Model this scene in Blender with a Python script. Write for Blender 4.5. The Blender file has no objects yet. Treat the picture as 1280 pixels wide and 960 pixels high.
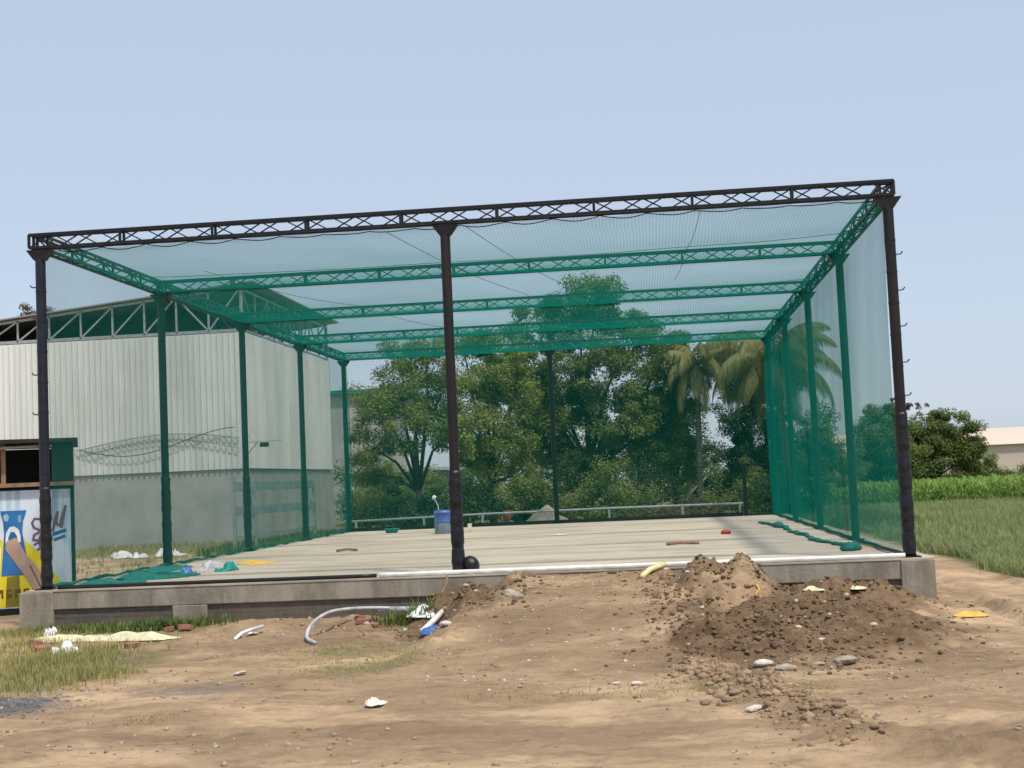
import bpy, math, random
import numpy as np
from mathutils import Vector, Matrix
random.seed(7); RNG = np.random.default_rng(7)
R = math.radians
scene = bpy.context.scene
COL = scene.collection

# ------------------------------------------------------------------ helpers
def lin(r, g, b):
    def f(c):
        c /= 255.0
        return c/12.92 if c <= .04045 else ((c+.055)/1.055)**2.4
    return (f(r), f(g), f(b))

def hash2(ix, iy, seed):
    n = (ix.astype(np.int64)*374761393 + iy.astype(np.int64)*668265263 + seed*1442695041) & 0xffffffff
    n = ((n ^ (n >> 13))*1274126177) & 0xffffffff
    n = (n ^ (n >> 16)) & 0xffffffff
    return n/4294967295.0
def vnoise(x, y, seed=0):
    ix = np.floor(x); iy = np.floor(y); fx = x-ix; fy = y-iy
    fx = fx*fx*(3-2*fx); fy = fy*fy*(3-2*fy)
    a = hash2(ix, iy, seed); b = hash2(ix+1, iy, seed); c = hash2(ix, iy+1, seed); d = hash2(ix+1, iy+1, seed)
    return (a*(1-fx)+b*fx)*(1-fy)+(c*(1-fx)+d*fx)*fy
def fbm(x, y, oct=4, seed=0, gain=.5):
    x = np.asarray(x, float); y = np.asarray(y, float)
    s = 0; a = 1; t = 0
    for o in range(oct):
        c, sn = math.cos(.6*o), math.sin(.6*o)
        s = s+a*vnoise((x*c-y*sn)*2**o+17.3*o, (x*sn+y*c)*2**o-9.1*o, seed+o); t += a; a *= gain
    return s/t*2-1
def sstep(a, b, x):
    t = np.clip((x-a)/(b-a), 0, 1); return t*t*(3-2*t)

class MB:
    def __init__(s): s.v = []; s.f = []
    def add(s, vs, fs):
        o = len(s.v); s.v += [tuple(p) for p in vs]; s.f += [tuple(i+o for i in f) for f in fs]; return s
    def box(s, c, size, rot=None):
        hx, hy, hz = size[0]/2, size[1]/2, size[2]/2
        vs = [Vector((x, y, z)) for x in (-hx, hx) for y in (-hy, hy) for z in (-hz, hz)]
        if rot is not None: vs = [rot @ v for v in vs]
        vs = [v+Vector(c) for v in vs]
        return s.add(vs, [(0,1,3,2),(4,6,7,5),(0,4,5,1),(2,3,7,6),(0,2,6,4),(1,5,7,3)])
    def bb(s, x0, x1, y0, y1, z0, z1):
        return s.box(((x0+x1)/2, (y0+y1)/2, (z0+z1)/2), (abs(x1-x0), abs(y1-y0), abs(z1-z0)))
    def bar(s, a, b, w, h=None):
        a = Vector(a); b = Vector(b); h = h or w; d = b-a; L = d.length
        if L < 1e-6: return s
        q = d.to_track_quat('X', 'Z').to_matrix()
        return s.box((a+b)/2, (L, w, h), q)
    def tube(s, pts, rad, n=8, cap=True):
        pts = [Vector(p) for p in pts]
        if not hasattr(rad, '__len__'): rad = [rad]*len(pts)
        o = len(s.v); up = None
        for i, p in enumerate(pts):
            t = (pts[min(i+1, len(pts)-1)]-pts[max(i-1, 0)])
            if t.length < 1e-9: t = Vector((0, 0, 1))
            t.normalize()
            if up is None:
                up = Vector((0, 0, 1)) if abs(t.z) < .9 else Vector((1, 0, 0))
            a = t.cross(up)
            if a.length < 1e-6: a = t.orthogonal()
            a.normalize(); b = a.cross(t).normalized(); up = b
            for k in range(n):
                an = 2*math.pi*k/n
                s.v.append(tuple(p+(a*math.cos(an)+b*math.sin(an))*rad[i]))
        for i in range(len(pts)-1):
            for k in range(n):
                k2 = (k+1) % n
                s.f.append((o+i*n+k, o+i*n+k2, o+(i+1)*n+k2, o+(i+1)*n+k))
        if cap:
            s.f.append(tuple(o+k for k in range(n))[::-1]); e = o+(len(pts)-1)*n
            s.f.append(tuple(e+k for k in range(n)))
        return s
    def poly(s, pts, y0, y1):      # outline in XZ, extruded in Y
        n = len(pts)
        vs = [(p[0], y0, p[1]) for p in pts]+[(p[0], y1, p[1]) for p in pts]
        fs = [tuple(range(n)), tuple(range(2*n-1, n-1, -1))]+[(i, i+n, (i+1) % n+n, (i+1) % n) for i in range(n)]
        return s.add(vs, fs)
    def lump(s, c, r, seed=0, sq=(1, 1, .7), rough=.25, sub=2):
        vs, fs = ico(sub); rr = random.Random(seed)
        off = [Vector((rr.uniform(-1, 1), rr.uniform(-1, 1), rr.uniform(-1, 1))).normalized() for _ in range(7)]
        amp = [rr.uniform(-1, 1)*rough for _ in range(7)]
        out = []
        for v in vs:
            k = 1+sum(a*max(0, v.dot(o_))**2 for a, o_ in zip(amp, off))+(rr.uniform(-.09, .09) if rough > .45 else 0)
            out.append((c[0]+v.x*r*k*sq[0], c[1]+v.y*r*k*sq[1], c[2]+v.z*r*k*sq[2]))
        return s.add(out, fs)
    def mesh(s, name):
        me = bpy.data.meshes.new(name); me.from_pydata(s.v, [], s.f); me.update(); return me
    def build(s, name, mat, parent=None, smooth=False, bevel=0):
        o = bpy.data.objects.new(name, s.mesh(name)); COL.objects.link(o)
        if mat: o.data.materials.append(mat)
        if smooth: o.data.polygons.foreach_set('use_smooth', [True]*len(o.data.polygons))
        if bevel:
            m = o.modifiers.new('bevel', 'BEVEL'); m.width = bevel; m.segments = 2; m.limit_method = 'ANGLE'
        if parent: o.parent = parent
        return o
_ico = {}
def ico(sub):
    if sub in _ico: return _ico[sub]
    import bmesh
    b = bmesh.new(); bmesh.ops.create_icosphere(b, subdivisions=sub, radius=1)
    vs = [v.co.copy() for v in b.verts]; fs = [tuple(v.index for v in f.verts) for f in b.faces]; b.free()
    _ico[sub] = (vs, fs); return _ico[sub]

def np_mesh(name, V, F, mat, parent=None, smooth=False):
    me = bpy.data.meshes.new(name); n = F.shape[1]
    me.vertices.add(len(V)); me.vertices.foreach_set('co', np.ascontiguousarray(V, dtype=np.float32).ravel())
    me.loops.add(F.size); me.loops.foreach_set('vertex_index', np.ascontiguousarray(F, dtype=np.int32).ravel())
    me.polygons.add(len(F)); me.polygons.foreach_set('loop_start', np.arange(0, F.size, n, dtype=np.int32))
    if smooth: me.polygons.foreach_set('use_smooth', np.ones(len(F), bool))
    me.update(calc_edges=True); me.validate()
    o = bpy.data.objects.new(name, me); COL.objects.link(o); me.materials.append(mat)
    if parent: o.parent = parent
    return o
def tag(o, label=None, cat=None, group=None, kind=None):
    if label: o['label'] = label
    if cat: o['category'] = cat
    if group: o['group'] = group
    if kind: o['kind'] = kind
    return o
def empty(name, loc, label, cat, group=None, rz=0):
    o = bpy.data.objects.new(name, None); COL.objects.link(o); o.location = loc; o.rotation_euler = (0, 0, rz)
    o.empty_display_size = .2
    return tag(o, label, cat, group)
def reparent(o, p):               # keep world placement for meshes built in world coordinates
    o.parent = p; o.matrix_parent_inverse = Matrix.Translation(-Vector(p.location))
def smooth(P, k=5):
    P = [Vector(p) for p in P]; Q = [P[0]]+P+[P[-1]]; out = []
    for i in range(1, len(Q)-2):
        a, b_, c_, d = Q[i-1:i+3]
        for j in range(k):
            t = j/k; out.append(.5*((2*b_)+(c_-a)*t+(2*a-5*b_+4*c_-d)*t*t+(3*b_-a-3*c_+d)*t**3))
    return out+[P[-1]]
def copy_tree(o, parent=None):
    c = o.copy(); COL.objects.link(c)
    if parent: c.parent = parent
    for ch in list(o.children): copy_tree(ch, c)
    return c

# ------------------------------------------------------------------ materials
def new_mat(name):
    m = bpy.data.materials.new(name); m.use_nodes = True
    nt = m.node_tree; nt.nodes.clear()
    out = nt.nodes.new('ShaderNodeOutputMaterial')
    return m, nt, out
def N(nt, t, **k):
    n = nt.nodes.new(t)
    for a, b in k.items():
        if a.startswith('i_'):
            key = a[2:]; key = int(key) if key.isdigit() else key.replace('_', ' ')
            n.inputs[key].default_value = b
        else: setattr(n, a, b)
    return n
def mixc(nt, fac, a, b, mode='MIX'):
    n = nt.nodes.new('ShaderNodeMix'); n.data_type = 'RGBA'; n.blend_type = mode
    for sock, v in ((0, fac), (6, a), (7, b)):
        if hasattr(v, 'node'): nt.links.new(v, n.inputs[sock])
        elif sock == 0: n.inputs[0].default_value = v
        else: n.inputs[sock].default_value = (*v, 1)
    return n.outputs[2]
def mth(nt, op, a, b=None, c=None, clamp=False):
    n = nt.nodes.new('ShaderNodeMath'); n.operation = op; n.use_clamp = clamp
    for i, v in enumerate((a, b, c)):
        if v is None: continue
        if hasattr(v, 'node'): nt.links.new(v, n.inputs[i])
        else: n.inputs[i].default_value = v
    return n.outputs[0]
def noise(nt, scale, detail=5, rough=.55, stretch=None, coord='Object', dist=0):
    tc = nt.nodes.new('ShaderNodeTexCoord'); src = tc.outputs[coord]
    if stretch:
        mp = nt.nodes.new('ShaderNodeMapping'); mp.inputs['Scale'].default_value = stretch
        nt.links.new(src, mp.inputs[0]); src = mp.outputs[0]
    n = N(nt, 'ShaderNodeTexNoise', i_Scale=scale, i_Detail=detail, i_Roughness=rough, i_Distortion=dist)
    nt.links.new(src, n.inputs['Vector']); return n.outputs['Fac']
def ramp(nt, src, p0, p1):
    n = nt.nodes.new('ShaderNodeMapRange'); n.inputs[1].default_value = p0; n.inputs[2].default_value = p1
    n.interpolation_type = 'SMOOTHSTEP'; nt.links.new(src, n.inputs[0]); return n.outputs[0]
def mat(name, c, c2=None, rough=.7, metal=0, scale=3, bump=0, bscale=None, stretch=None, spec=.4, lo=.35, hi=.65):
    m, nt, out = new_mat(name)
    p = N(nt, 'ShaderNodeBsdfPrincipled', i_Roughness=rough, i_Metallic=metal)
    p.inputs['Specular IOR Level'].default_value = spec
    c2 = c2 or tuple(x*.75 for x in c)
    f = ramp(nt, noise(nt, scale, 6, .6, stretch), lo, hi)
    nt.links.new(mixc(nt, f, c, c2), p.inputs['Base Color'])
    if bump:
        b = N(nt, 'ShaderNodeBump', i_Strength=min(1, bump), i_Distance=.02)
        nt.links.new(noise(nt, bscale or scale*6, 5, .6, stretch), b.inputs['Height']); nt.links.new(b.outputs[0], p.inputs['Normal'])
    nt.links.new(p.outputs[0], out.inputs[0]); return m

M = {}
M['steel'] = mat('black_painted_steel', (.006, .006, .010), (.012, .008, .009), .45, 0, 6)
M['primer'] = mat('brown_primer_steel', (.018, .010, .009), (.007, .006, .008), .5, 0, 3, stretch=(1, 1, .3))
M['wrap'] = mat('black_foil_wrap', (.006, .006, .009), (.014, .014, .020), .35, 0, 9, bump=.8, bscale=14)
M['navy'] = mat('dark_navy_wrap', (.008, .009, .018), (.014, .015, .028), .4, 0, 8, bump=.4, bscale=12)
M['black_plastic'] = mat('black_plastic', (.012, .012, .014), None, .4, 0, 5)
M['white_plastic'] = mat('white_plastic', (.80, .80, .80), (.62, .62, .62), .45, 0, 5)
M['grey_plastic'] = mat('grey_white_plastic', (.55, .55, .57), (.36, .35, .35), .5, 0, 4)
M['cream'] = mat('cream_plastic', (.74, .70, .50), (.55, .50, .33), .5, 0, 7)
M['yellow_plastic'] = mat('pale_yellow_plastic', (.78, .70, .36), (.6, .52, .25), .45, 0, 6)
M['blue_plastic'] = mat('blue_plastic', (.05, .12, .36), (.09, .17, .40), .45, 0, 6)
M['barrel_grey'] = mat('cement_dust', (.30, .33, .36), (.16, .22, .33), .8, 0, 8)
M['teal_plastic'] = mat('teal_plastic', (.01, .30, .24), (.0, .2, .16), .5, 0, 9)
M['orange'] = mat('terracotta', (.42, .12, .06), (.3, .09, .05), .8, 0, 9)
M['brick'] = mat('broken_brick', (.36, .16, .10), (.24, .12, .09), .9, 0, 12, bump=.5)
M['wood'] = mat('weathered_wood', (.33, .20, .12), (.22, .13, .08), .8, 0, 8, stretch=(1, 1, .2))
M['galv'] = mat('galvanised_steel', (.45, .46, .46), (.33, .34, .35), .45, .3, 6)
M['rail'] = mat('white_painted_pipe', (.62, .66, .68), (.48, .52, .54), .5, 0, 4)
M['sheet'] = mat('white_painted_sheet', (.78, .78, .74), (.66, .67, .63), .5, 0, .8, stretch=(1, 1, .12))
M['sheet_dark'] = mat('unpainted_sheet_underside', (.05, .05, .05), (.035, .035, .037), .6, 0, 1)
M['roofing'] = mat('grey_roof_sheet', (.32, .31, .28), (.25, .24, .23), .6, 0, .6)
M['plaster'] = mat('grey_cement_plaster', (.43, .43, .415), (.33, .33, .315), .9, 0, .7, bump=.15, bscale=5, lo=.3, hi=.7)
M['plaster_far'] = mat('pale_plaster', (.50, .48, .46), (.40, .39, .37), .9, 0, .4)
M['dark'] = mat('dark_board', (.022, .016, .012), (.035, .024, .018), .8, 0, 3)
M['kiosk_green'] = mat('dark_green_paint', (.016, .030, .024), (.010, .018, .015), .6, 0, 3)
M['stone'] = mat('pale_stone', (.42, .36, .29), (.27, .21, .16), .9, 0, 7, bump=.6)
M['stone_white'] = mat('white_stone', (.66, .62, .56), (.46, .42, .36), .9, 0, 8, bump=.5)
M['clod'] = mat('earth_clod', (.21, .140, .082), (.105, .068, .040), .95, 0, 3, bump=.7)
M['clod_dry'] = mat('dry_earth_clod', (.36, .25, .155), (.22, .15, .095), .95, 0, 3, bump=.7)
M['sand'] = mat('builders_sand', (.42, .35, .25), (.34, .28, .20), .95, 0, 3, bump=.4)
M['bark'] = mat('tree_bark', (.085, .065, .048), (.045, .035, .028), .95, 0, 5, bump=.7, stretch=(1, 1, .25))
M['palm_bark'] = mat('palm_bark', (.20, .165, .12), (.10, .08, .06), .95, 0, 3, bump=.7, stretch=(.3, .3, 4))
M['yellow_cloth'] = mat('yellow_cloth', (.75, .47, .08), (.6, .36, .07), .8, 0, 8)
M['paper'] = mat('white_paper', (.75, .74, .68), (.6, .58, .5), .8, 0, 8)
M['thatch'] = mat('grey_thatch', (.36, .31, .24), (.20, .16, .12), .95, 0, 5, bump=.8)
M['hangar'] = mat('beige_cladding', (.62, .52, .42), (.56, .47, .38), .8, 0, .06, stretch=(1, 1, 3))
M['red'] = mat('red_plastic', (.45, .04, .03), None, .5, 0, 5)

m, nt, out = new_mat('white_painted_sheet_weathered'); M['sheet'] = m      # dust and faint rust runs down the sheets
p = N(nt, 'ShaderNodeBsdfPrincipled', i_Roughness=.5)
c = mixc(nt, ramp(nt, noise(nt, .8, 6, .6, (1, 1, .12)), .35, .65), (.78, .79, .76), (.64, .66, .63))
c = mixc(nt, mth(nt, 'MULTIPLY', ramp(nt, noise(nt, 2.2, 6, .7, (1.5, 1.5, .10)), .60, .74), .38), c, (.40, .34, .27))
c = mixc(nt, mth(nt, 'MULTIPLY', ramp(nt, noise(nt, .25, 5, .6), .45, .7), .25), c, (.50, .50, .46))
nt.links.new(c, p.inputs['Base Color']); nt.links.new(p.outputs[0], out.inputs[0])

def leaf_mat(name, a, b, c):
    m, nt, out = new_mat(name)
    g = nt.nodes.new('ShaderNodeNewGeometry')
    f1 = ramp(nt, noise(nt, .55, 3, .6), .38, .62)
    col = mixc(nt, f1, a, b)
    f2 = mth(nt, 'POWER', g.outputs['Random Per Island'], 2.0)
    col = mixc(nt, mth(nt, 'MULTIPLY', f2, .4), col, c)
    d = N(nt, 'ShaderNodeBsdfPrincipled', i_Roughness=.55); d.inputs['Specular IOR Level'].default_value = .25
    t = nt.nodes.new('ShaderNodeBsdfTranslucent')
    nt.links.new(col, d.inputs['Base Color']); nt.links.new(col, t.inputs[0])
    mx = nt.nodes.new('ShaderNodeMixShader'); mx.inputs[0].default_value = .38
    nt.links.new(d.outputs[0], mx.inputs[1]); nt.links.new(t.outputs[0], mx.inputs[2]); nt.links.new(mx.outputs[0], out.inputs[0])
    return m
M['leaf_olive'] = leaf_mat('olive_leaves', (.26, .31, .070), (.135, .195, .050), (.36, .38, .11))
M['leaf_green'] = leaf_mat('mid_green_leaves', (.19, .245, .065), (.100, .155, .045), (.28, .31, .10))
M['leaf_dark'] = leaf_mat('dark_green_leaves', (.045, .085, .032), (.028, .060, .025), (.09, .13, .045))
M['leaf_bush'] = leaf_mat('bush_leaves', (.16, .215, .055), (.095, .14, .045), (.24, .27, .09))
M['leaf_dry'] = leaf_mat('dry_brown_leaves', (.16, .11, .06), (.11, .09, .045), (.22, .17, .09))
M['leaf_red'] = leaf_mat('reddish_leaves', (.13, .07, .045), (.08, .07, .035), (.18, .11, .07))
M['palm'] = leaf_mat('palm_fronds', (.27, .26, .10), (.17, .20, .07), (.38, .32, .15))
M['grass'] = leaf_mat('dry_green_grass', (.42, .38, .15), (.29, .29, .10), (.55, .46, .23))
M['weed'] = leaf_mat('weed_leaves', (.15, .21, .055), (.10, .16, .045), (.22, .26, .08))
M['crop'] = leaf_mat('soft_crop', (.29, .34, .14), (.20, .26, .10), (.40, .41, .20))
M['maize'] = leaf_mat('maize_leaves', (.22, .35, .075), (.15, .27, .055), (.32, .42, .11))

def net_mat(name, cover, col, pitch, ax):
    m, nt, out = new_mat(name)
    g = nt.nodes.new('ShaderNodeNewGeometry')
    dt = nt.nodes.new('ShaderNodeVectorMath'); dt.operation = 'DOT_PRODUCT'
    nt.links.new(g.outputs['Normal'], dt.inputs[0]); nt.links.new(g.outputs['Incoming'], dt.inputs[1])
    cs = mth(nt, 'MAXIMUM', mth(nt, 'ABSOLUTE', dt.outputs['Value']), .035)
    tc = nt.nodes.new('ShaderNodeTexCoord'); sp = nt.nodes.new('ShaderNodeSeparateXYZ'); nt.links.new(tc.outputs['Object'], sp.inputs[0])
    wob = mth(nt, 'MULTIPLY', noise(nt, .5, 1, .5), .15)
    lines = None
    for a in ax:
        v = mth(nt, 'FRACT', mth(nt, 'DIVIDE', mth(nt, 'ADD', sp.outputs['XYZ'.index(a)], wob), pitch))
        l = mth(nt, 'LESS_THAN', v, .25)
        lines = l if lines is None else mth(nt, 'MAXIMUM', lines, l)
    base = mth(nt, 'ADD', cover*.80, mth(nt, 'MULTIPLY', lines, cover*.45))
    base = mth(nt, 'MULTIPLY', base, mth(nt, 'ADD', .8, mth(nt, 'MULTIPLY', noise(nt, .35, 3, .5), .4)))
    # threads: the slimmer the angle, the more of them cross the line of sight
    a = mth(nt, 'SUBTRACT', 1.0, mth(nt, 'POWER', mth(nt, 'SUBTRACT', 1.0, base), mth(nt, 'DIVIDE', 1.0, cs)), clamp=True)
    d = nt.nodes.new('ShaderNodeBsdfDiffuse'); t = nt.nodes.new('ShaderNodeBsdfTranslucent'); tr = nt.nodes.new('ShaderNodeBsdfTransparent')
    d.inputs[0].default_value = (*col, 1); t.inputs[0].default_value = (*col, 1)
    m1 = nt.nodes.new('ShaderNodeMixShader'); m1.inputs[0].default_value = .5
    nt.links.new(d.outputs[0], m1.inputs[1]); nt.links.new(t.outputs[0], m1.inputs[2])
    m2 = nt.nodes.new('ShaderNodeMixShader'); nt.links.new(a, m2.inputs[0])
    nt.links.new(tr.outputs[0], m2.inputs[1]); nt.links.new(m1.outputs[0], m2.inputs[2]); nt.links.new(m2.outputs[0], out.inputs[0])
    return m
TEAL = (.002, .165, .125)
M['net_roof'] = net_mat('green_shade_net_roof', .122, TEAL, .06, 'X')
M['net_side'] = net_mat('green_shade_net_side', .150, (.002, .180, .135), .07, 'Y')
M['net_back'] = net_mat('green_shade_net_back', .23, TEAL, .055, 'XZ')
M['net_front'] = net_mat('thin_front_net', .085, (.03, .14, .12), .053, 'XZ')
M['net_heap'] = mat('bunched_green_net', (.008, .20, .155), (.005, .12, .10), .8, 0, 12, bump=.8, bscale=30)

# concrete floor: cast in strips, dusty
m, nt, out = new_mat('dusty_concrete_floor'); M['floor'] = m
p = N(nt, 'ShaderNodeBsdfPrincipled', i_Roughness=.85)
f = ramp(nt, noise(nt, .8, 7, .65, (.40, 1.1, 1), dist=.5), .40, .66)
c = mixc(nt, f, (.50, .435, .33), (.36, .30, .215))
f = ramp(nt, noise(nt, 1.1, 7, .7, (.5, 1.0, 1), dist=.4), .54, .72)
c = mixc(nt, mth(nt, 'MULTIPLY', f, .7), c, (.26, .215, .165))
f = ramp(nt, noise(nt, 7, 6, .6, (.5, 1.4, 1)), .5, .72)
c = mixc(nt, mth(nt, 'MULTIPLY', f, .35), c, (.64, .60, .52))
f = ramp(nt, noise(nt, .35, 5, .65, (.6, 1, 1), dist=.6), .50, .68)
c = mixc(nt, mth(nt, 'MULTIPLY', f, .45), c, (.60, .55, .46))
nt.links.new(c, p.inputs['Base Color']); nt.links.new(p.outputs[0], out.inputs[0])
# concrete edge beam with drip stains
m, nt, out = new_mat('stained_concrete'); M['beam'] = m
p = N(nt, 'ShaderNodeBsdfPrincipled', i_Roughness=.9)
f = ramp(nt, noise(nt, 2.2, 6, .65, (1, 1, .35)), .35, .68)
c = mixc(nt, f, (.34, .30, .245), (.20, .17, .135))
f = ramp(nt, noise(nt, 5, 5, .6, (1.6, 1, .25)), .55, .75)
c = mixc(nt, mth(nt, 'MULTIPLY', f, .5), c, (.44, .40, .34))
b = N(nt, 'ShaderNodeBump', i_Strength=.4, i_Distance=.02); nt.links.new(noise(nt, 18, 5, .6), b.inputs['Height']); nt.links.new(b.outputs[0], p.inputs['Normal'])
nt.links.new(c, p.inputs['Base Color']); nt.links.new(p.outputs[0], out.inputs[0])
# block base
m, nt, out = new_mat('dark_block_base'); M['blocks'] = m
p = N(nt, 'ShaderNodeBsdfPrincipled', i_Roughness=.95)
tc = nt.nodes.new('ShaderNodeTexCoord'); sp = nt.nodes.new('ShaderNodeSeparateXYZ'); cb = nt.nodes.new('ShaderNodeCombineXYZ')
nt.links.new(tc.outputs['Object'], sp.inputs[0]); nt.links.new(mth(nt, 'ADD', sp.outputs[0], sp.outputs[1]), cb.inputs[0]); nt.links.new(sp.outputs[2], cb.inputs[1])
bt = N(nt, 'ShaderNodeTexBrick', i_Scale=1.0, i_Mortar_Size=.006, i_Brick_Width=.26, i_Row_Height=.075)
bt.inputs['Color1'].default_value = (.075, .062, .053, 1); bt.inputs['Color2'].default_value = (.11, .092, .078, 1); bt.inputs['Mortar'].default_value = (.15, .135, .12, 1)
nt.links.new(cb.outputs[0], bt.inputs['Vector'])
f = ramp(nt, noise(nt, 2.5, 6, .7), .4, .65)
c = mixc(nt, mth(nt, 'MULTIPLY', f, .5), bt.outputs['Color'], (.17, .14, .11))
b = N(nt, 'ShaderNodeBump', i_Strength=.8, i_Distance=.02, invert=True); nt.links.new(bt.outputs['Fac'], b.inputs['Height']); nt.links.new(b.outputs[0], p.inputs['Normal'])
nt.links.new(c, p.inputs['Base Color']); nt.links.new(p.outputs[0], out.inputs[0])

# ground: dry earth, darker earth on heaps and ramp flank, gravel, green, mixed by position
m, nt, out = new_mat('earth_ground'); M['ground'] = m
p = N(nt, 'ShaderNodeBsdfPrincipled', i_Roughness=.97); p.inputs['Specular IOR Level'].default_value = .15
at = N(nt, 'ShaderNodeAttribute', attribute_name='soil'); sp = nt.nodes.new('ShaderNodeSeparateColor'); nt.links.new(at.outputs['Color'], sp.inputs[0])
f = ramp(nt, noise(nt, .7, 8, .66, (.6, 1.1, 1), dist=.5), .38, .62)
c = mixc(nt, f, (.640, .455, .285), (.370, .255, .160))
f = ramp(nt, noise(nt, 4.5, 6, .7, (.45, 1.3, 1)), .47, .72)
c = mixc(nt, mth(nt, 'MULTIPLY', f, .55), c, (.185, .128, .080))
f = ramp(nt, noise(nt, 2.6, 6, .7, (.4, 1.2, 1), dist=.5), .56, .72)
c = mixc(nt, mth(nt, 'MULTIPLY', f, .5), c, (.74, .55, .36))
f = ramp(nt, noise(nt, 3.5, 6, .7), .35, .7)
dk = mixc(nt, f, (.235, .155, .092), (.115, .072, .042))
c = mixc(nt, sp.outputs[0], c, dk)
f = ramp(nt, noise(nt, 30, 4, .7), .35, .65)
c = mixc(nt, sp.outputs[2], c, mixc(nt, f, (.22, .20, .19), (.13, .115, .11)))
f = ramp(nt, noise(nt, 1.5, 6, .7), .4, .65)
c = mixc(nt, sp.outputs[1], c, mixc(nt, f, (.11, .13, .05), (.17, .15, .075)))
b = N(nt, 'ShaderNodeBump', i_Strength=1.0, i_Distance=.05); nt.links.new(noise(nt, 11, 9, .78), b.inputs['Height']); nt.links.new(b.outputs[0], p.inputs['Normal'])
nt.links.new(c, p.inputs['Base Color']); nt.links.new(p.outputs[0], out.inputs[0])

# ------------------------------------------------------------------ ground
GZ = -.7
def ridge_d(x, y):      # distance to the clod ridge polyline
    P = [(11.0, -7.3), (11.35, -8.7), (11.75, -10.0), (12.2, -11.6), (13.2, -12.6)]
    d = np.full(np.shape(x), 9e9)
    for (ax, ay), (bx, by) in zip(P[:-1], P[1:]):
        t = np.clip(((x-ax)*(bx-ax)+(y-ay)*(by-ay))/((bx-ax)**2+(by-ay)**2), 0, 1)
        d = np.minimum(d, np.hypot(x-ax-t*(bx-ax), y-ay-t*(by-ay)))
    return d
def ground_h(x, y):
    x = np.asarray(x, float); y = np.asarray(y, float)
    near = sstep(-20, -13, y)*(1-sstep(2, 8, y))*sstep(-8, -3, x)*(1-sstep(24, 30, x))
    h = GZ+.05*fbm(x*.35, y*.5, 3, 3)*near+.045*fbm(x*1.5, y*1.9, 5, 11, .62)*near+.022*fbm(x*8, y*8, 4, 31, .65)*near
    w1 = fbm(x*.9, y*.9, 4, 21); w2 = fbm(x*3.2, y*3.2, 4, 41, .6); w3 = fbm(x*11, y*11, 3, 71, .6)
    Y = -y
    # ramp of dumped earth up to the platform
    lx = 8.25-.10*Y+.25*w1; rx = 10.75+.03*Y+.2*w1
    prof = (1-sstep(-.8, 7.2, Y))*1.0
    prof = .67*(1-np.clip((Y-.2)/6.8, 0, 1))**.78
    side = sstep(-.85, .15, x-lx)*(1-sstep(-.15, .8, x-rx))
    rough_ = np.exp(-((x-lx)/.30)**2)+.8*np.exp(-((x-rx)/.35)**2)
    ramp_h = prof*side+np.clip(prof*2, 0, 1)*rough_*(.06+.10*w2+.06*w3)*(1-sstep(6, 7.5, Y))
    # heap right of the ramp
    def blob(cx, cy, rx_, ry_, hh, pw=1.0):
        d = np.hypot((x-cx)/rx_, (y-cy)/ry_)+.26*w1+.22*w2
        return hh*(1-sstep(.25, 1.05, d))**pw
    heap = np.maximum.reduce([blob(11.6, -1.35, 1.15, 1.5, .78), blob(12.6, -3.6, 2.0, 3.0, .37), blob(13.3, -1.2, 1.7, 1.3, .38),
                              blob(12.0, -5.6, 1.35, 1.9, .30), blob(10.9, -3.2, .9, 2.2, .40), blob(7.35, -1.1, .9, 1.1, .34), blob(7.75, -1.7, .75, 1.9, .52), blob(11.3, -5.6, 1.1, 1.8, .30), blob(13.2, -5.2, 1.5, 1.8, .22)])
    heap = heap*(1+.34*w2)+np.clip(heap*4, 0, 1)*(.085*w3+.09*w2)
    spill = sstep(.6, 0, np.abs(y+.9)-.3)*sstep(2.5, 4, x)*(1-sstep(7.2, 8, x))*.07*(1+w2)
    h = h+np.maximum(ramp_h+.02*w2*side, heap)*(1-sstep(-.26, -.06, y))+np.maximum(spill, 0)*near
    # clod ridge
    rd = ridge_d(x, y)+.10*w2
    h = h+.11*(1-sstep(.0, .50, rd))*(1+.6*w3+.5*w2)
    # scraped rut lower right, tyre tracks on the right
    rut = np.exp(-((x-12.9)/.55)**2-((y+11.6)/.5)**2)
    h = h+.05*fbm(x*2.2, y*2.2, 4, 91, .65)*sstep(10.8, 12, x)*(1-sstep(14.5, 16, x))*sstep(-9, -10.2, y)
    h = h-.06*rut+.06*np.exp(-((x-13.3)/.4)**2-((y+10.9)/.3)**2)*(1+w2)
    for k, (a0, b0) in enumerate(((15.7, .30), (16.6, .30), (15.2, .42))):
        xc = a0-.0*y-.022*(y-2)**2*np.sign(2-y)*0+b0*np.sin(y*.25+k)
        h = h-.045*np.exp(-((x-xc)/.13)**2)*near*sstep(-9, -4, y)+.03*np.exp(-((x-xc-.28)/.12)**2)*near*sstep(-9, -4, y)
    for (y0, sl, ph) in ((-9.3, .05, 0), (-10.5, .05, 1.0), (-5.6, -.04, 2.0)):
        yc = y0+sl*(x-8)+.25*np.sin(x*.35+ph); cleat = .5+.5*np.sin(x*28)
        h = h-(.022+.010*cleat)*np.exp(-((y-yc)/.11)**4)*near*(.5+.5*sstep(-.2, .2, w1))+.014*np.exp(-((np.abs(y-yc)-.20)/.06)**2)*near
    return h
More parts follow.
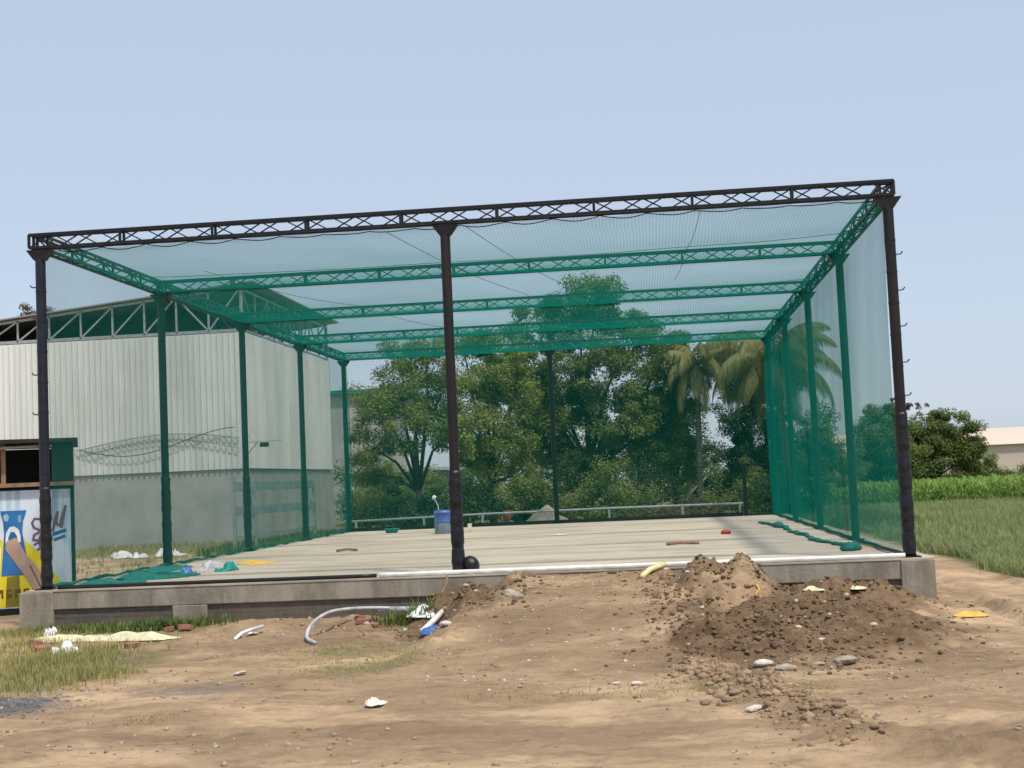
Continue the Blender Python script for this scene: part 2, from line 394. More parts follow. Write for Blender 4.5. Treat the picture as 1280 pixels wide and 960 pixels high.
def soil(x, y):
    w1 = fbm(x*.9, y*.9, 4, 21); w2 = fbm(x*3.2, y*3.2, 4, 141, .6)
    def blob(cx, cy, rx_, ry_):
        d = np.hypot((x-cx)/rx_, (y-cy)/ry_)+.28*w1+.22*w2
        return 1-sstep(.6, 1.05, d)
    dark = np.maximum.reduce([blob(12.5, -4.4, 2.4, 3.6)*.95, blob(13.3, -1.4, 1.7, 1.6)*.9, blob(7.3, -1.8, 1.5, 2.0)*.95, blob(11.6, -6.2, 1.2, 1.6),  # darker tone by position: heaps, ramp flank, platform foot, ridge
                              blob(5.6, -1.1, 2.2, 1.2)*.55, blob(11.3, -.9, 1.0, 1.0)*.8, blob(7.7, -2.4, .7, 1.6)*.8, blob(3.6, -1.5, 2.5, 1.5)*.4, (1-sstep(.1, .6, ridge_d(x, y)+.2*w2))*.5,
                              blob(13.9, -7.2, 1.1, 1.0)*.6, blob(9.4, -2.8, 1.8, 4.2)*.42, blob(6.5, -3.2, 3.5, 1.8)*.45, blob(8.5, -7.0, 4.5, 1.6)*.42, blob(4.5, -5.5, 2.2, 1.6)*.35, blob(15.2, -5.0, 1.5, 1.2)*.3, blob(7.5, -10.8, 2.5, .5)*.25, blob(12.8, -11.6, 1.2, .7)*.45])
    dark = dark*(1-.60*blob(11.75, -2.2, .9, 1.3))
    green = np.maximum.reduce([blob(2.9, -5.3, 1.1, 2.6)*.6, blob(2.2, -1.2, 1.4, .8)*.5, blob(6.9, -6.3, .9, .9)*.45, blob(11.6, -8.9, .9, .35)*.35, blob(6.6, -4.4, 1.0, .9)*.35])
    behind = sstep(26, 30, y); crop = sstep(17.0, 17.6, x+.25*w1-.0*y)*sstep(1.5, 4, y+(x-17)*1.0)
    left = sstep(-.3, -1.2, x)*sstep(1, 4, y)*(.15+.75*sstep(29, 34, y))
    green = np.maximum.reduce([green, behind*.75, crop, left*np.clip(w1+.5, 0, 1)])
    grav = np.maximum(blob(3.0, -8.6, 1.3, .9), blob(5.2, -7.9, .9, .5)*.55)
    return np.stack([dark, green, grav, np.ones_like(x)], -1)
xs = np.concatenate([np.linspace(-900, -60, 12, endpoint=False), np.linspace(-60, -6, 40, endpoint=False), np.linspace(-6, 1.5, 60, endpoint=False),
                     np.arange(1.5, 17.6, .035), np.linspace(17.7, 30, 90, endpoint=False), np.linspace(30, 100, 30, endpoint=False), np.linspace(100, 900, 12)])
ys = np.concatenate([np.linspace(-60, -14, 14, endpoint=False), np.arange(-14, .6, .04), np.linspace(.65, 30, 70, endpoint=False), np.linspace(30, 130, 35, endpoint=False), np.linspace(130, 2500, 20)])
X, Yg = np.meshgrid(xs, ys); H = ground_h(X, Yg)
V = np.stack([X, Yg, H], -1).reshape(-1, 3); nx = len(xs); ny = len(ys)
ii, jj = np.meshgrid(np.arange(ny-1), np.arange(nx-1), indexing='ij'); a = (ii*nx+jj).ravel()
F = np.stack([a, a+1, a+nx+1, a+nx], -1)
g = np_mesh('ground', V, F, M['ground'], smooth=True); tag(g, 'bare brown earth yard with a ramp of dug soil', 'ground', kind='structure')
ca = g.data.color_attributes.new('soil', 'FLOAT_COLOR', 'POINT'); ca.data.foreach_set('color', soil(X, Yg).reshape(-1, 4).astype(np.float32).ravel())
def gh(x, y): return float(ground_h(np.array([x]), np.array([y]))[0])

# ------------------------------------------------------------------ platform
PX0, PX1, PY1 = -.30, 15.05, 24.6
pl = empty('concrete_platform', (7, 0, GZ), 'raised rectangular concrete platform with a dusty floor under the netted cage', 'platform')
def part(mb, name, m_, par, smooth=False, bevel=0, label=None):
    o = mb.build(name, m_, None, smooth, bevel); reparent(o, par)
    if label: o['label'] = label
    return o
b = MB(); b.bb(PX0, PX1, -.22, PY1, -.03, 0); part(b, 'floor_slab', M['floor'], pl)
b = MB(); b.bb(PX0+.01, PX1-.01, -.21, PY1-.01, -.34, -.031); part(b, 'edge_beam', M['beam'], pl, bevel=.015)
b = MB(); b.bb(PX0+.05, PX1-.05, -.17, PY1-.05, -1.3, -.341); part(b, 'block_base', M['blocks'], pl)
for x in (-.10, 2.62, 7.24, 14.78):
    w = .30 if x < 14 else .27
    b = MB(); b.bb(x-w, x+w, -.24, .3, -1.3, -.035 if x > 14 or x < 0 else -.342); part(b, 'pier', M['beam'], pl, bevel=.012)

# ------------------------------------------------------------------ cage
W, D, HT = 14.70, 24.29, 6.0
cage = empty('net_cage', (7.35, 0, 0), 'tall black steel frame cage hung with green shade netting on the platform', 'sports cage')
def box_truss(a, b, npan, w=.19, h=.23, seg=4, t=.028, ch=.045):
    a = Vector(a); b = Vector(b); d = (b-a); L = d.length; d.normalize(); sd = Vector((-d.y, d.x, 0))
    mb = MB(); Z = Vector((0, 0, 1))
    def P(s, k, z): return a+d*s+sd*(k*w/2)+Z*(z*h)
    for k in (-1, 1):
        for z in (0, 1): mb.bar(P(0, k, z), P(L, k, z), ch, ch)
    pan = L/npan
    for i in range(npan+1):
        s = i*pan
        for k in (-1, 1): mb.bar(P(s, k, 0), P(s, k, 1), ch*.9, ch*.9)
        mb.bar(P(s, -1, 0), P(s, 1, 0), t); mb.bar(P(s, -1, 1), P(s, 1, 1), t)
    for i in range(npan):
        for j in range(seg):
            s0 = (i+j/seg)*pan; s1 = (i+(j+1)/seg)*pan
            for k in (-1, 1):
                up = (j % 2 == 0) ^ (k == 1)
                mb.bar(P(s0, k, 0 if up else 1), P(s1, k, 1 if up else 0), t*.75)
            for z in (0, 1):
                up = j % 2 == 0
                mb.bar(P(s0, -1 if up else 1, z), P(s1, 1 if up else -1, z), t*.7)
    return mb
rows = [D*i/4 for i in range(5)]
for i, y in enumerate(rows):
    o = part(box_truss((-.16 if i == 0 else 0, y, HT), (W+(.10 if i == 0 else 0), y, HT), 9), 'cross_truss', M['steel'], cage)
for x in (0, W):
    part(box_truss((x, .1, HT-.02), (x, D-.1, HT-.02), 16, seg=2), 'side_truss', M['steel'], cage)
def make_post(x, y, mat_, wraph, wr, rings=0, hooks=None, r=.082):
    b = MB(); b.tube([(x, y, .0), (x, y, HT-.05)], r, 16)
    po = part(b, 'post', mat_, cage, smooth=False)
    b = MB()      # flared head
    b.add([(x-.09, y-.08, HT-.22), (x+.09, y-.08, HT-.22), (x+.22, y-.10, HT-.04), (x-.22, y-.10, HT-.04),
           (x-.09, y+.08, HT-.22), (x+.09, y+.08, HT-.22), (x+.22, y+.10, HT-.04), (x-.22, y+.10, HT-.04)],
          [(0,1,2,3),(7,6,5,4),(0,4,5,1),(1,5,6,2),(2,6,7,3),(3,7,4,0)])
    o = b.build('cap_plate', M['steel']); o.parent = po
    b = MB(); b.box((x, y, .011), (.32, .32, .02)); o = b.build('base_plate', M['steel']); o.parent = po
    if wraph:
        b = MB(); n = max(6, int(wraph/.05)); pts = []; rad = []
        for k in range(n+1):
            z = .025+k*wraph/n; pts.append((x, y, z))
            rad.append(wr+.004*math.sin(k*1.9+x)+.004*math.sin(k*.53+y)+.005*math.sin(k*5.3))
        b.tube(pts, rad, 16); o = b.build('foam_wrap', M['wrap'], smooth=True); o.parent = po
    if rings:
        for k in range(rings):
            z = wraph+.25+k*(HT-wraph-.5)/rings
            b = MB(); b.tube([(x, y, z), (x, y, z+.03)], r+.006, 16); o = b.build('tie_band', M['black_plastic']); o.parent = po
    if hooks:
        for z in hooks[1]:
            b = MB(); s = hooks[0]; b.tube([(x+s*r*.9, y-.02, z), (x+s*(r+.07), y-.02, z+.005), (x+s*(r+.10), y-.02, z+.045)], .012, 6)
            o = b.build('hook', M['steel']); o.parent = po
    return po
make_post(0, 0, M['navy'], 1.75, .098, 7, (-1, (3.05, 3.75, 4.75, 5.3)), r=.088)
make_post(7.24, 0, M['primer'], 1.72, .112, 0, r=.085)
make_post(W, 0, M['primer'], 2.35, .108, 6, (1, (2.65, 3.2, 3.8, 4.4, 5.0)), r=.088)
for i in (1, 2, 3, 4):
    for x in (0, W):
        make_post(x, rows[i], M['steel'], (1.9 if x == 0 else 0), .100, 0, r=.082)
make_post(7.25, D, M['steel'], 0, .1, 0, r=.085)

def sheet(name, fn, nu, nv, m_, label=None):
    u, v = np.meshgrid(np.linspace(0, 1, nu), np.linspace(0, 1, nv)); P = np.stack(fn(u, v), -1).reshape(-1, 3)
    ii, jj = np.meshgrid(np.arange(nv-1), np.arange(nu-1), indexing='ij'); a = (ii*nu+jj).ravel()
    o = np_mesh(name, P, np.stack([a, a+1, a+nu+1, a+nu], -1), m_, smooth=True); reparent(o, cage)
    if label: o['label'] = label
    return o
def roof_fn(u, v):
    x = u*W; y = v*D; bay = np.abs(np.sin(v*4*np.pi)); edge = np.sin(u*np.pi)**.4
    z = HT-.03-.16*bay*edge-.02*np.abs(np.sin(x*np.pi/.8))*(1-sstep(0, .5, y))+.02*fbm(x*.6, y*.6, 2, 5)
    return x, y, z
sheet('roof_net', roof_fn, 150, 180, M['net_roof'])
def side_fn(x0, sgn, seed):
    def f(u, v):
        y = .05+u*(D-.22); z = .02+v*(HT-.04)
        x = x0-sgn*(.06+.09*sstep(.2, 3.5, y)+.04*np.sin(v*np.pi)*(1+fbm(y*.35, z*.25, 2, seed)))+.0015*np.sin(y*5+z)
        return x, y, z
    return f
sheet('side_net', side_fn(0, -1, 8), 200, 30, M['net_side'])
sheet('side_net', side_fn(W, 1, 9), 200, 30, M['net_side'])
def back_fn(u, v):
    x = u*W; z = .02+v*(HT-.04); y = D-.16+.06*fbm(x*.5, z*.3, 3, 15)
    return x, y, z
sheet('back_net', back_fn, 120, 30, M['net_back'])
def front_fn(u, v):
    x = .09+u*7.08; z = .02+v*(HT-.05); y = .05+.05*fbm(x*.6, z*.3, 3, 25)
    return x, y, z
sheet('front_net', front_fn, 80, 30, M['net_front'], 'thin front net across the left bay only')
# thin tension wires under the roof net, bunched net edge along the side
for (x0, y0, x1, y1) in ((6.2, 0, 9.4, 18.2), (7.6, 0, 10.6, 18.2), (11.6, 0, 11.3, 8), (2.0, 3, 5.4, 16)):
    b = MB(); n = 14
    b.tube([(x0+(x1-x0)*k/n, y0+(y1-y0)*k/n, HT-.08-.10*abs(math.sin(math.pi*k/n*2))) for k in range(n+1)], .0055, 5)
    part(b, 'tension_wire', M['black_plastic'], cage)
b = MB(); b.tube([(.05+.08*math.sin(k*.9)*.5, .1+k*.35, .05+.02*math.sin(k*2.1)) for k in range(69)], [.028+.010*math.sin(k*1.3) for k in range(69)], 7)
part(b, 'net_hem', M['net_heap'], cage, True)
b = MB(); b.tube([(W-.10+.02*math.sin(k*.9), .1+k*.35, .05) for k in range(69)], .035, 7); part(b, 'net_hem', M['steel'], cage, True)
b = MB(); b.tube([(.3+k*.1, .10, HT-.035-.045*abs(math.sin(k*.1*math.pi/.8))-.01*math.sin(k*.7)) for k in range(143)], .009, 5)
part(b, 'net_edge_rope', M['black_plastic'], cage)
for ys_ in (3.1, 9.2, 15.3, 21.3):
    b = MB(); b.tube([(.1+k*.5, ys_+.03*math.sin(k*.8), float(roof_fn(np.array((.1+k*.5)/W), np.array(ys_/D))[2])-.004) for k in range(30)], .006, 4); part(b, 'net_seam', M['net_heap'], cage)
# back right door frame
b = MB()
b.bar((13.66, D+.05, 0), (13.66, D+.05, 1.74), .12, .12); b.bar((14.58, D+.05, 0), (14.58, D+.05, 1.74), .06, .06); b.bar((13.60, D+.05, 1.72), (14.62, D+.05, 1.72), .07, .07)
b.bar((13.66, D+.05, .03), (14.6, D+.05, .03), .05, .05)
part(b, 'door_frame', M['steel'], cage)
# back bottom angle
b = MB(); b.bar((0.1, D+.02, .06), (13.55, D+.02, .06), .04, .12); part(b, 'bottom_rail', M['steel'], cage)

# rail behind the cage
rl = empty('pipe_railing', (7, 25, GZ), 'low white pipe railing behind the back edge of the platform', 'railing')
b = MB(); b.tube([(-.05, 25, .34), (4.4, 25, .41), (9, 25, .43), (13.62, 25, .41)], .04, 10); part(b, 'rail', M['rail'], rl, True)
for x in (.1, 2.52, 4.60, 6.9, 9.02, 11.55, 13.5):
    b = MB(); b.bar((x, 25, -.8), (x, 25, .38), .07, .07); part(b, 'rail_post', M['rail'], rl)

# ------------------------------------------------------------------ things on and by the platform
def thing(mb, name, m_, label, cat, smooth=True, group=None, bevel=0):
    c = Vector((0, 0, 0))
    xs_ = [v[0] for v in mb.v]; ys_ = [v[1] for v in mb.v]; zs_ = [v[2] for v in mb.v]
    c = Vector(((min(xs_)+max(xs_))/2, (min(ys_)+max(ys_))/2, min(zs_)))
    mb.v = [(v[0]-c.x, v[1]-c.y, v[2]-c.z) for v in mb.v]
    o = mb.build(name, m_, None, smooth, bevel); o.location = c
    return tag(o, label, cat, group)
pts = [(7.05+k*.37, -.13+.02*math.sin(k*.7), .045+.006*math.sin(k)) for k in range(21)]
b = MB(); b.tube([(5.9+k*.29, -.14+.012*math.sin(k*1.7), .040) for k in range(31)], .040, 8)
thing(b, 'white_pipe', M['white_plastic'], 'long straight white pipe lying along the front edge of the platform', 'pipe')
b = MB(); b.tube([(.25+k*.28, -.12+.012*math.sin(k*1.3), .035) for k in range(21)], .032, 8)
thing(b, 'black_pipe', M['black_plastic'], 'long black pipe lying along the front edge of the platform, left of the white pipe', 'pipe')
b = MB(); b.lump((7.45, .05, .14), .155, 3, (1, 1, 1), .12, 3)
thing(b, 'black_bundle', M['wrap'], 'round black plastic bundle at the foot of the middle front post', 'bundle')
# teal net strip on the slab, right
pts = [(13.55, 17.2), (13.75, 15.2), (13.9, 13.0), (13.8, 10.5), (13.95, 8.2), (13.85, 6.2), (14.1, 4.4), (14.2, 3.0), (14.05, 2.2)]
b = MB(); pp = []; rr = []
for k in range(49):
    t = k/48*(len(pts)-1); i = min(int(t), len(pts)-2); f_ = t-i
    pp.append((pts[i][0]*(1-f_)+pts[i+1][0]*f_+.04*math.sin(k*1.7), pts[i][1]*(1-f_)+pts[i+1][1]*f_, .03+.015*math.sin(k*2.3)))
    rr.append(.035+.03*abs(math.sin(k*.37))+(.10 if k in (8, 9, 10, 47, 46, 45) else 0))
b.tube(pp, rr, 8); b.v = [(v[0], v[1], max(.004, v[2]*.8)) for v in b.v]
thing(b, 'net_strip', M['net_heap'], 'twisted strip of green net trailing along the right side of the floor', 'net')
def crumple(cx, cy, cz, w, d, h, m_, name, label, cat, seed, rz=0):
    n = 26; u, v = np.meshgrid(np.linspace(-1, 1, n), np.linspace(-1, 1, n))
    hh = np.clip(.45+1.1*fbm(u*1.5+seed, v*1.5, 4, seed, .55), .03, 2)*h*1.1*(1-np.maximum(np.abs(u), np.abs(v))**4)*(1-.6*np.maximum(np.abs(u), np.abs(v))**3)
    dx = .14*fbm(u*1.8, v*1.8+seed, 3, seed+5); dy = .2*fbm(u*1.8+9, v*1.8+seed, 3, seed+7)
    x = (u*(1-.22*v*v)+dx)*w/2; y = (v*(1-.3*u*u)+dy)*d/2
    c_, s_ = math.cos(rz), math.sin(rz)
    P = np.stack([x*c_-y*s_, x*s_+y*c_, hh+.008], -1).reshape(-1, 3)
    ii, jj = np.meshgrid(np.arange(n-1), np.arange(n-1), indexing='ij'); a = (ii*n+jj).ravel()
    o = np_mesh(name, P, np.stack([a, a+1, a+n+1, a+n], -1), m_, smooth=True); o.location = (cx, cy, cz)
    sm = o.modifiers.new('thick', 'SOLIDIFY'); sm.thickness = .006
    return tag(o, label, cat)
crumple(1.1, 2.5, .0, 1.5, 2.0, .13, M['net_heap'], 'net_heap', 'loose green net crumpled on the floor just inside the front left corner', 'net', 91, .1)
crumple(.75, 1.0, .0, 1.2, 1.3, .10, M['net_heap'], 'net_heap', 'flat end of green net running to the foot of the front left post', 'net', 92, .2)
crumple(.45, 4.6, .0, .7, 2.6, .12, M['net_heap'], 'net_heap', 'green net gathered at the foot of the second left post', 'net', 93)
crumple(1.62, 4.0, .0, .55, .6, .22, M['grey_plastic'], 'plastic_bundle', 'crumpled grey sheet on the floor beside the green net', 'bundle', 94)
crumple(1.40, 3.2, .0, .36, .6, .14, M['blue_plastic'], 'plastic_bag', 'small crumpled blue bag on the floor near the front left', 'bag', 95)
crumple(2.05, 3.7, .0, .45, .7, .20, M['teal_plastic'], 'net_bundle', 'small teal bundle on the floor, right of the grey sheet', 'bundle', 96)
crumple(2.0, 6.0, .0, .8, 1.2, .06, M['yellow_cloth'], 'cloth', 'flat yellow cloth on the floor near the second left post', 'cloth', 97)

def lathe(prof, n=24, c=(0, 0, 0)):
    b = MB(); o = 0
    for (r_, z) in prof:
        for k in range(n):
            a_ = 2*math.pi*k/n; b.v.append((c[0]+r_*math.cos(a_), c[1]+r_*math.sin(a_), c[2]+z))
    for i in range(len(prof)-1):
        for k in range(n): b.f.append((i*n+k, i*n+(k+1) % n, (i+1)*n+(k+1) % n, (i+1)*n+k))
    return b
b = lathe([(.0, 0), (.17, 0), (.26, .13), (.27, .14), (.25, .13), (.16, .02), (0, .02)]); o = b.build('basin', M['teal_plastic'], smooth=True); o.location = (1.99, 21.7, 0)
tag(o, 'shallow teal plastic basin on the floor at the back', 'basin')
br = empty('barrel', (4.11, 19.1, 0), 'blue plastic drum with a grey cement covered lower half near the back', 'barrel')
lathe([(0, 0), (.26, 0), (.28, .03), (.285, .3), (.29, .33)]).build('lower_body', M['barrel_grey'], br, True)
lathe([(.29, .33), (.30, .35), (.30, .39), (.285, .41), (.285, .60), (.30, .62), (.30, .66), (.28, .68), (.26, .71), (.26, .72), (.24, .72), (.24, .1), (0, .1)]).build('upper_body', M['blue_plastic'], br, True)
b = MB(); b.tube([(-.13, .05, .6), (-.16, .06, .85), (-.25, .07, 1.05)], .012, 6); b.lump((-.28, .07, 1.12), .07, 5, (1, 1, 1), .3); o = b.build('brush', M['white_plastic']); o.location = (4.11, 19.1, 0)
tag(o, 'thin stick with a white head standing up out of the blue drum', 'brush')
b = MB(); b.lump((12.3, 11.1, .05), .10, 9, (1.3, 1, .7), .4); thing(b, 'red_cloth', M['red'], 'small red crumpled rag on the floor near the back right', 'rag')
b = MB(); b.tube([(10.8, 6.7, .03), (11.1, 6.8, .05), (11.5, 6.75, .03)], .035, 6); thing(b, 'dark_stick', M['wood'], 'short dark stick on the floor in the right half', 'stick')
b = MB(); b.tube([(2.9, 9.7, .03), (3.15, 9.8, .06), (3.4, 9.75, .03)], .035, 6); thing(b, 'dark_scrap', M['wood'], 'short dark scrap of wood on the floor behind the front net', 'scrap')
b = MB(); b.box((4.85, 19.6, .13), (.12, .12, .26)); thing(b, 'wooden_block', M['cream'], 'small upright cream block on the floor right of the blue drum', 'block', False, bevel=.01)
b = MB(); b.lump((8.05, 14.2, .02), .14, 12, (1.5, 1, .15), .3); thing(b, 'paper_scrap', M['paper'], 'flat white scrap of paper on the floor behind the middle', 'paper')
# sand heap behind
hs = 60; u, v = np.meshgrid(np.linspace(-2.2, 2.2, hs), np.linspace(-1.5, 1.5, hs)); hh = 1.28*np.clip(1-np.hypot(u/1.75, v/1.4), 0, 1)**.9*(1+.15*fbm(u*2, v*2, 3, 5))
P = np.stack([u, v, hh], -1).reshape(-1, 3); ii, jj = np.meshgrid(np.arange(hs-1), np.arange(hs-1), indexing='ij'); a = (ii*hs+jj).ravel()
o = np_mesh('sand_heap', P, np.stack([a, a+1, a+hs+1, a+hs], -1), M['sand'], smooth=True); o.location = (6.75, 26.8, GZ-.02)
tag(o, 'pile of light building sand behind the low white railing', 'sand pile')
b = lathe([(0, 0), (.10, 0), (.15, .10), (.16, .26), (.13, .34), (.14, .38), (.12, .38), (.10, .3), (0, .3)]); o = b.build('clay_pot', M['orange'], smooth=True); o.location = (5.42, 25.3, .12); tag(o, 'small terracotta pot in front of the sand pile', 'pot')
b = MB(); b.box((5.42, 25.3, -.30), (.42, .42, .83)); thing(b, 'brick_pier', M['plaster'], 'short brick pier carrying the terracotta pot', 'pier', False)

# ------------------------------------------------------------------ rubbish in front
def gp(x, y, dz=0): return (x, y, gh(x, y)+dz)
# bent conduit and the long pipe
b = MB(); P_ = [gp(5.62, -3.6, .03), gp(5.40, -3.2, .06), (5.33, -2.6, -.50), (5.42, -1.9, -.40), (5.65, -1.35, -.40), (5.95, -1.0, -.43), (6.2, -.9, -.45)]
b.tube(smooth(P_), .028, 8); thing(b, 'bent_conduit', M['grey_plastic'], 'bent white conduit curving down to the ground before the platform base', 'conduit')
b = MB(); b.tube([(6.0, -.80, -.48), (6.6, -.8, -.50), (7.3, -.8, -.47), (7.9, -.75, -.36)], .055, 8); thing(b, 'grey_pipe', M['grey_plastic'], 'long pale grey pipe lying along the platform base above broken bricks', 'pipe')
b = MB(); b.tube([gp(7.02, -2.6, .04), (7.15, -2.1, -.53), (7.2, -1.7, -.46)], .045, 10); thing(b, 'white_tube', M['white_plastic'], 'short white tube leaning out of the rubbish toward the yard', 'tube')
crumple(7.1, -1.3, -.56, 1.1, .8, .22, M['white_plastic'], 'plastic_sheet', 'crumpled white plastic sheet in the rubbish by the platform base', 'plastic sheet', 3)
crumple(7.75, -1.1, -.42, .7, .6, .22, M['galv'], 'foil_sheet', 'crumpled silvery sheet beside the ramp, right of the white plastic', 'foil', 5)
crumple(7.28, -2.9, gh(7.28, -2.9), .50, .45, .10, M['blue_plastic'], 'blue_sheet', 'crumpled blue plastic sheet at the foot of the ramp', 'plastic sheet', 8, .4)
crumple(2.15, -2.1, gh(2.1, -2.1)+.01, 1.9, .55, .10, M['cream'], 'cream_tarp', 'long flat cream tarpaulin strip lying on the weeds, left part', 'tarpaulin', 11, -.12)
crumple(1.25, -2.0, gh(1.3, -2)+.01, 1.5, .34, .10, M['cream'], 'cream_sack', 'narrow rolled cream sack at the left end of the tarpaulin strip', 'sack', 13, .05)
crumple(1.85, -3.5, gh(1.85, -3.5), .46, .5, .15, M['white_plastic'], 'carrier_bag', 'crumpled white carrier bag on the ground below the cream sack', 'bag', 17)
crumple(.5, -1.0, gh(.5, -1.0), .22, .3, .22, M['white_plastic'], 'carrier_bag', 'small white bag in the grass under the banner', 'bag', 19)
crumple(15.0, -2.8, gh(15, -2.8)+.005, .50, .5, .06, M['yellow_cloth'], 'yellow_cloth', 'flat yellow cloth on the tan earth right of the platform corner', 'cloth', 23)
crumple(7.68, -9.4, gh(7.68, -9.4), .20, .3, .07, M['paper'], 'paper_scrap', 'crumpled cream paper on the open earth in the foreground', 'paper', 27, -.3)
crumple(4.2, -1.9, gh(4.2, -1.9)+.01, .16, .2, .03, M['paper'], 'paper_scrap', 'small white scrap left of the bent conduit', 'paper', 28)
b = MB(); b.tube([gp(4.16, -2.7, .02), gp(4.17, -2.4, .06), gp(4.22, -2.1, .10), gp(4.32, -1.7, .10)], .028, 6); thing(b, 'pipe_offcut', M['white_plastic'], 'short curved white pipe offcut on the earth before the platform base', 'pipe')
b = MB(); b.tube([(6.98, -.85, -.55), (7.02, -.62, -.30), (7.10, -.50, -.10), (7.10, -.42, .02)], [.022, .024, .024, .02], 7); thing(b, 'wooden_stick', M['wood'], 'thin brown stick leaning upright against the platform edge', 'stick')
b = MB(); b.tube([gp(10.32, -1.0, .03), (10.45, -.72, -.0), (10.62, -.42, .035), (10.70, -.26, .045)], .046, 10); thing(b, 'yellow_tube', M['yellow_plastic'], 'short pale yellow tube lying across the top of the ramp', 'tube')
b = MB(); b.tube([gp(12.05+.05*math.sin(k*1.2), -1.9-.05*k, .04+.03*abs(math.sin(k))) for k in range(9)], .012, 6); thing(b, 'yellow_rope', M['yellow_cloth'], 'short tangle of yellow rope on the dark soil heap', 'rope')
crumple(12.95, -1.6, gh(12.95, -1.6)+.01, .34, .4, .05, M['cream'], 'sack_scrap', 'torn cream sack scrap on the heap near the yellow rope', 'sack', 33)
crumple(13.6, -1.7, gh(13.6, -1.7)+.01, .26, .4, .06, M['cream'], 'sack_scrap', 'torn cream sack scrap on the heap close to the platform corner', 'sack', 35)
# bricks
k_ = 0
bl = ['broken red brick left of the green weeds by the pipe', 'broken brick under the grey pipe, second from the left', 'half brick under the middle of the grey pipe', 'pale broken brick under the grey pipe next to the weeds',
      'small brick chip below the grey pipe near the bend', 'broken brick at the left end of the grey pipe', 'brick by the platform base above the tarpaulin', 'half brick at the right end of the tarpaulin strip',
      'red brick below the middle of the tarpaulin', 'broken red brick in the grass left of the carrier bag', 'brick lump in the grass at the left end']
for (x, y, s) in ((5.85, -1.35, .11), (6.0, -1.2, .10), (6.2, -1.25, .10), (6.35, -1.2, .09), (6.1, -1.6, .08), (5.75, -1.1, .09), (2.6, -1.2, .11), (2.95, -1.4, .12), (2.75, -3.2, .12), (1.15, -3.0, .15), (1.45, -3.4, .12)):
    b = MB(); rz = Matrix.Rotation(k_*1.3, 3, 'Z') @ Matrix.Rotation(.3*math.sin(k_*2), 3, 'X')
    b.box((x, y, gh(x, y)+s*.35), (s*1.9, s, s*.75), rz); thing(b, 'brick', M['brick'], bl[k_], 'brick', False, 'loose bricks before the platform', bevel=.012); k_ += 1
# stones
sl = [(8.37, -2.6, .10, 'stone', 'large brown stone on the left flank of the ramp'), (8.45, -.45, .10, 'clod', 'dark clod at the top left of the ramp against the platform'),
      (11.72, -7.4, .09, 'stone_white', 'large white stone at the foot of the dark heap'), (11.95, -7.7, .08, 'stone', 'brown stone right of the large white stone'),
      (12.35, -7.3, .065, 'stone', 'rounded stone at the foot of the heap, middle'), (12.62, -7.2, .075, 'stone', 'flat rounded stone at the right end of the row below the heap'),
      (11.65, -8.0, .05, 'stone_white', 'small white stone below the large white one'), (5.42, -6.6, .08, 'stone_white', 'flat pale stone alone on the left of the yard'),
      (11.4, -10.2, .055, 'stone_white', 'flat white stone in the foreground left of the clod ridge'), (11.95, -1.1, .07, 'clod', 'brown clod on top of the heap'),
      (9.85, -.35, .06, 'clod', 'small clod at the platform edge in the middle of the ramp'), (7.65, -4.2, .07, 'stone_white', 'pale stone at the left foot of the ramp'),
      (10.3, -8.4, .05, 'stone_white', 'small white pebble left of the heap, larger one'), (10.08, -8.3, .04, 'stone_white', 'small white pebble left of the heap, left one'),
      (12.2, -9.9, .06, 'clod', 'big clod halfway down the ridge'), (11.55, -8.9, .065, 'clod', 'big clod at the upper end of the ridge')]
for k_, (x, y, s, mm, lb) in enumerate(sl):
    b = MB(); b.lump((x, y, gh(x, y)+s*.25), s, 100+k_, (1.3, 1, .7 if s > .09 else .5), .5, 3 if s > .09 else 2); thing(b, 'stone', M[mm], lb, 'stone', False)

# loose clods and pebbles nobody could count
def scatter(name, n, sampler, rmin, rmax, m_, label, seed, sub=1, sq=.75, sink=.32):
    rg = np.random.default_rng(seed); vs, fs = ico(sub); BV = np.array([tuple(v) for v in vs]); BF = np.array(fs)
    xy = sampler(rg, n); n = len(xy); r = rmin+(rmax-rmin)*rg.random(n)**4
    hz = ground_h(xy[:, 0], xy[:, 1])
    jit = 1+.75*(rg.random((n, len(BV), 1))-.5); jit = jit*(1+.5*(rg.random((n, 1, 3))-.5))
    V = BV[None]*jit*r[:, None, None]; V[:, :, 2] *= sq
    st = .8+.8*rg.random(n); V[:, :, 0] *= st[:, None]
    an = rg.random(n)*6.28; c_, s_ = np.cos(an)[:, None], np.sin(an)[:, None]
    x = V[:, :, 0]*c_-V[:, :, 1]*s_; y = V[:, :, 0]*s_+V[:, :, 1]*c_
    V = np.stack([x+xy[:, 0:1], y+xy[:, 1:2], V[:, :, 2]+(hz+r*sq*(1-2*sink)*.6)[:, None]], -1)
    F = (BF[None]+(np.arange(n)*len(BV))[:, None, None]).reshape(-1, 3)
    o = np_mesh(name, V.reshape(-1, 3), F, m_); return tag(o, label, 'earth', kind='stuff')
def s_heap(rg, n):
    o = []
    for (cx, cy, sx, sy, k) in ((12.5, -4.2, 1.0, 1.7, .34), (11.5, -1.2, .6, .6, .16), (11.8, -6.3, .7, .7, .16), (13.4, -1.2, .8, .5, .1), (7.6, -1.7, .6, .9, .16), (10.9, -3.2, .35, 1.2, .10)):
        m_ = int(n*k); o.append(np.stack([rg.normal(cx, sx, m_), rg.normal(cy, sy, m_)], -1))
    a = np.concatenate(o); return a[a[:, 1] < -.25]
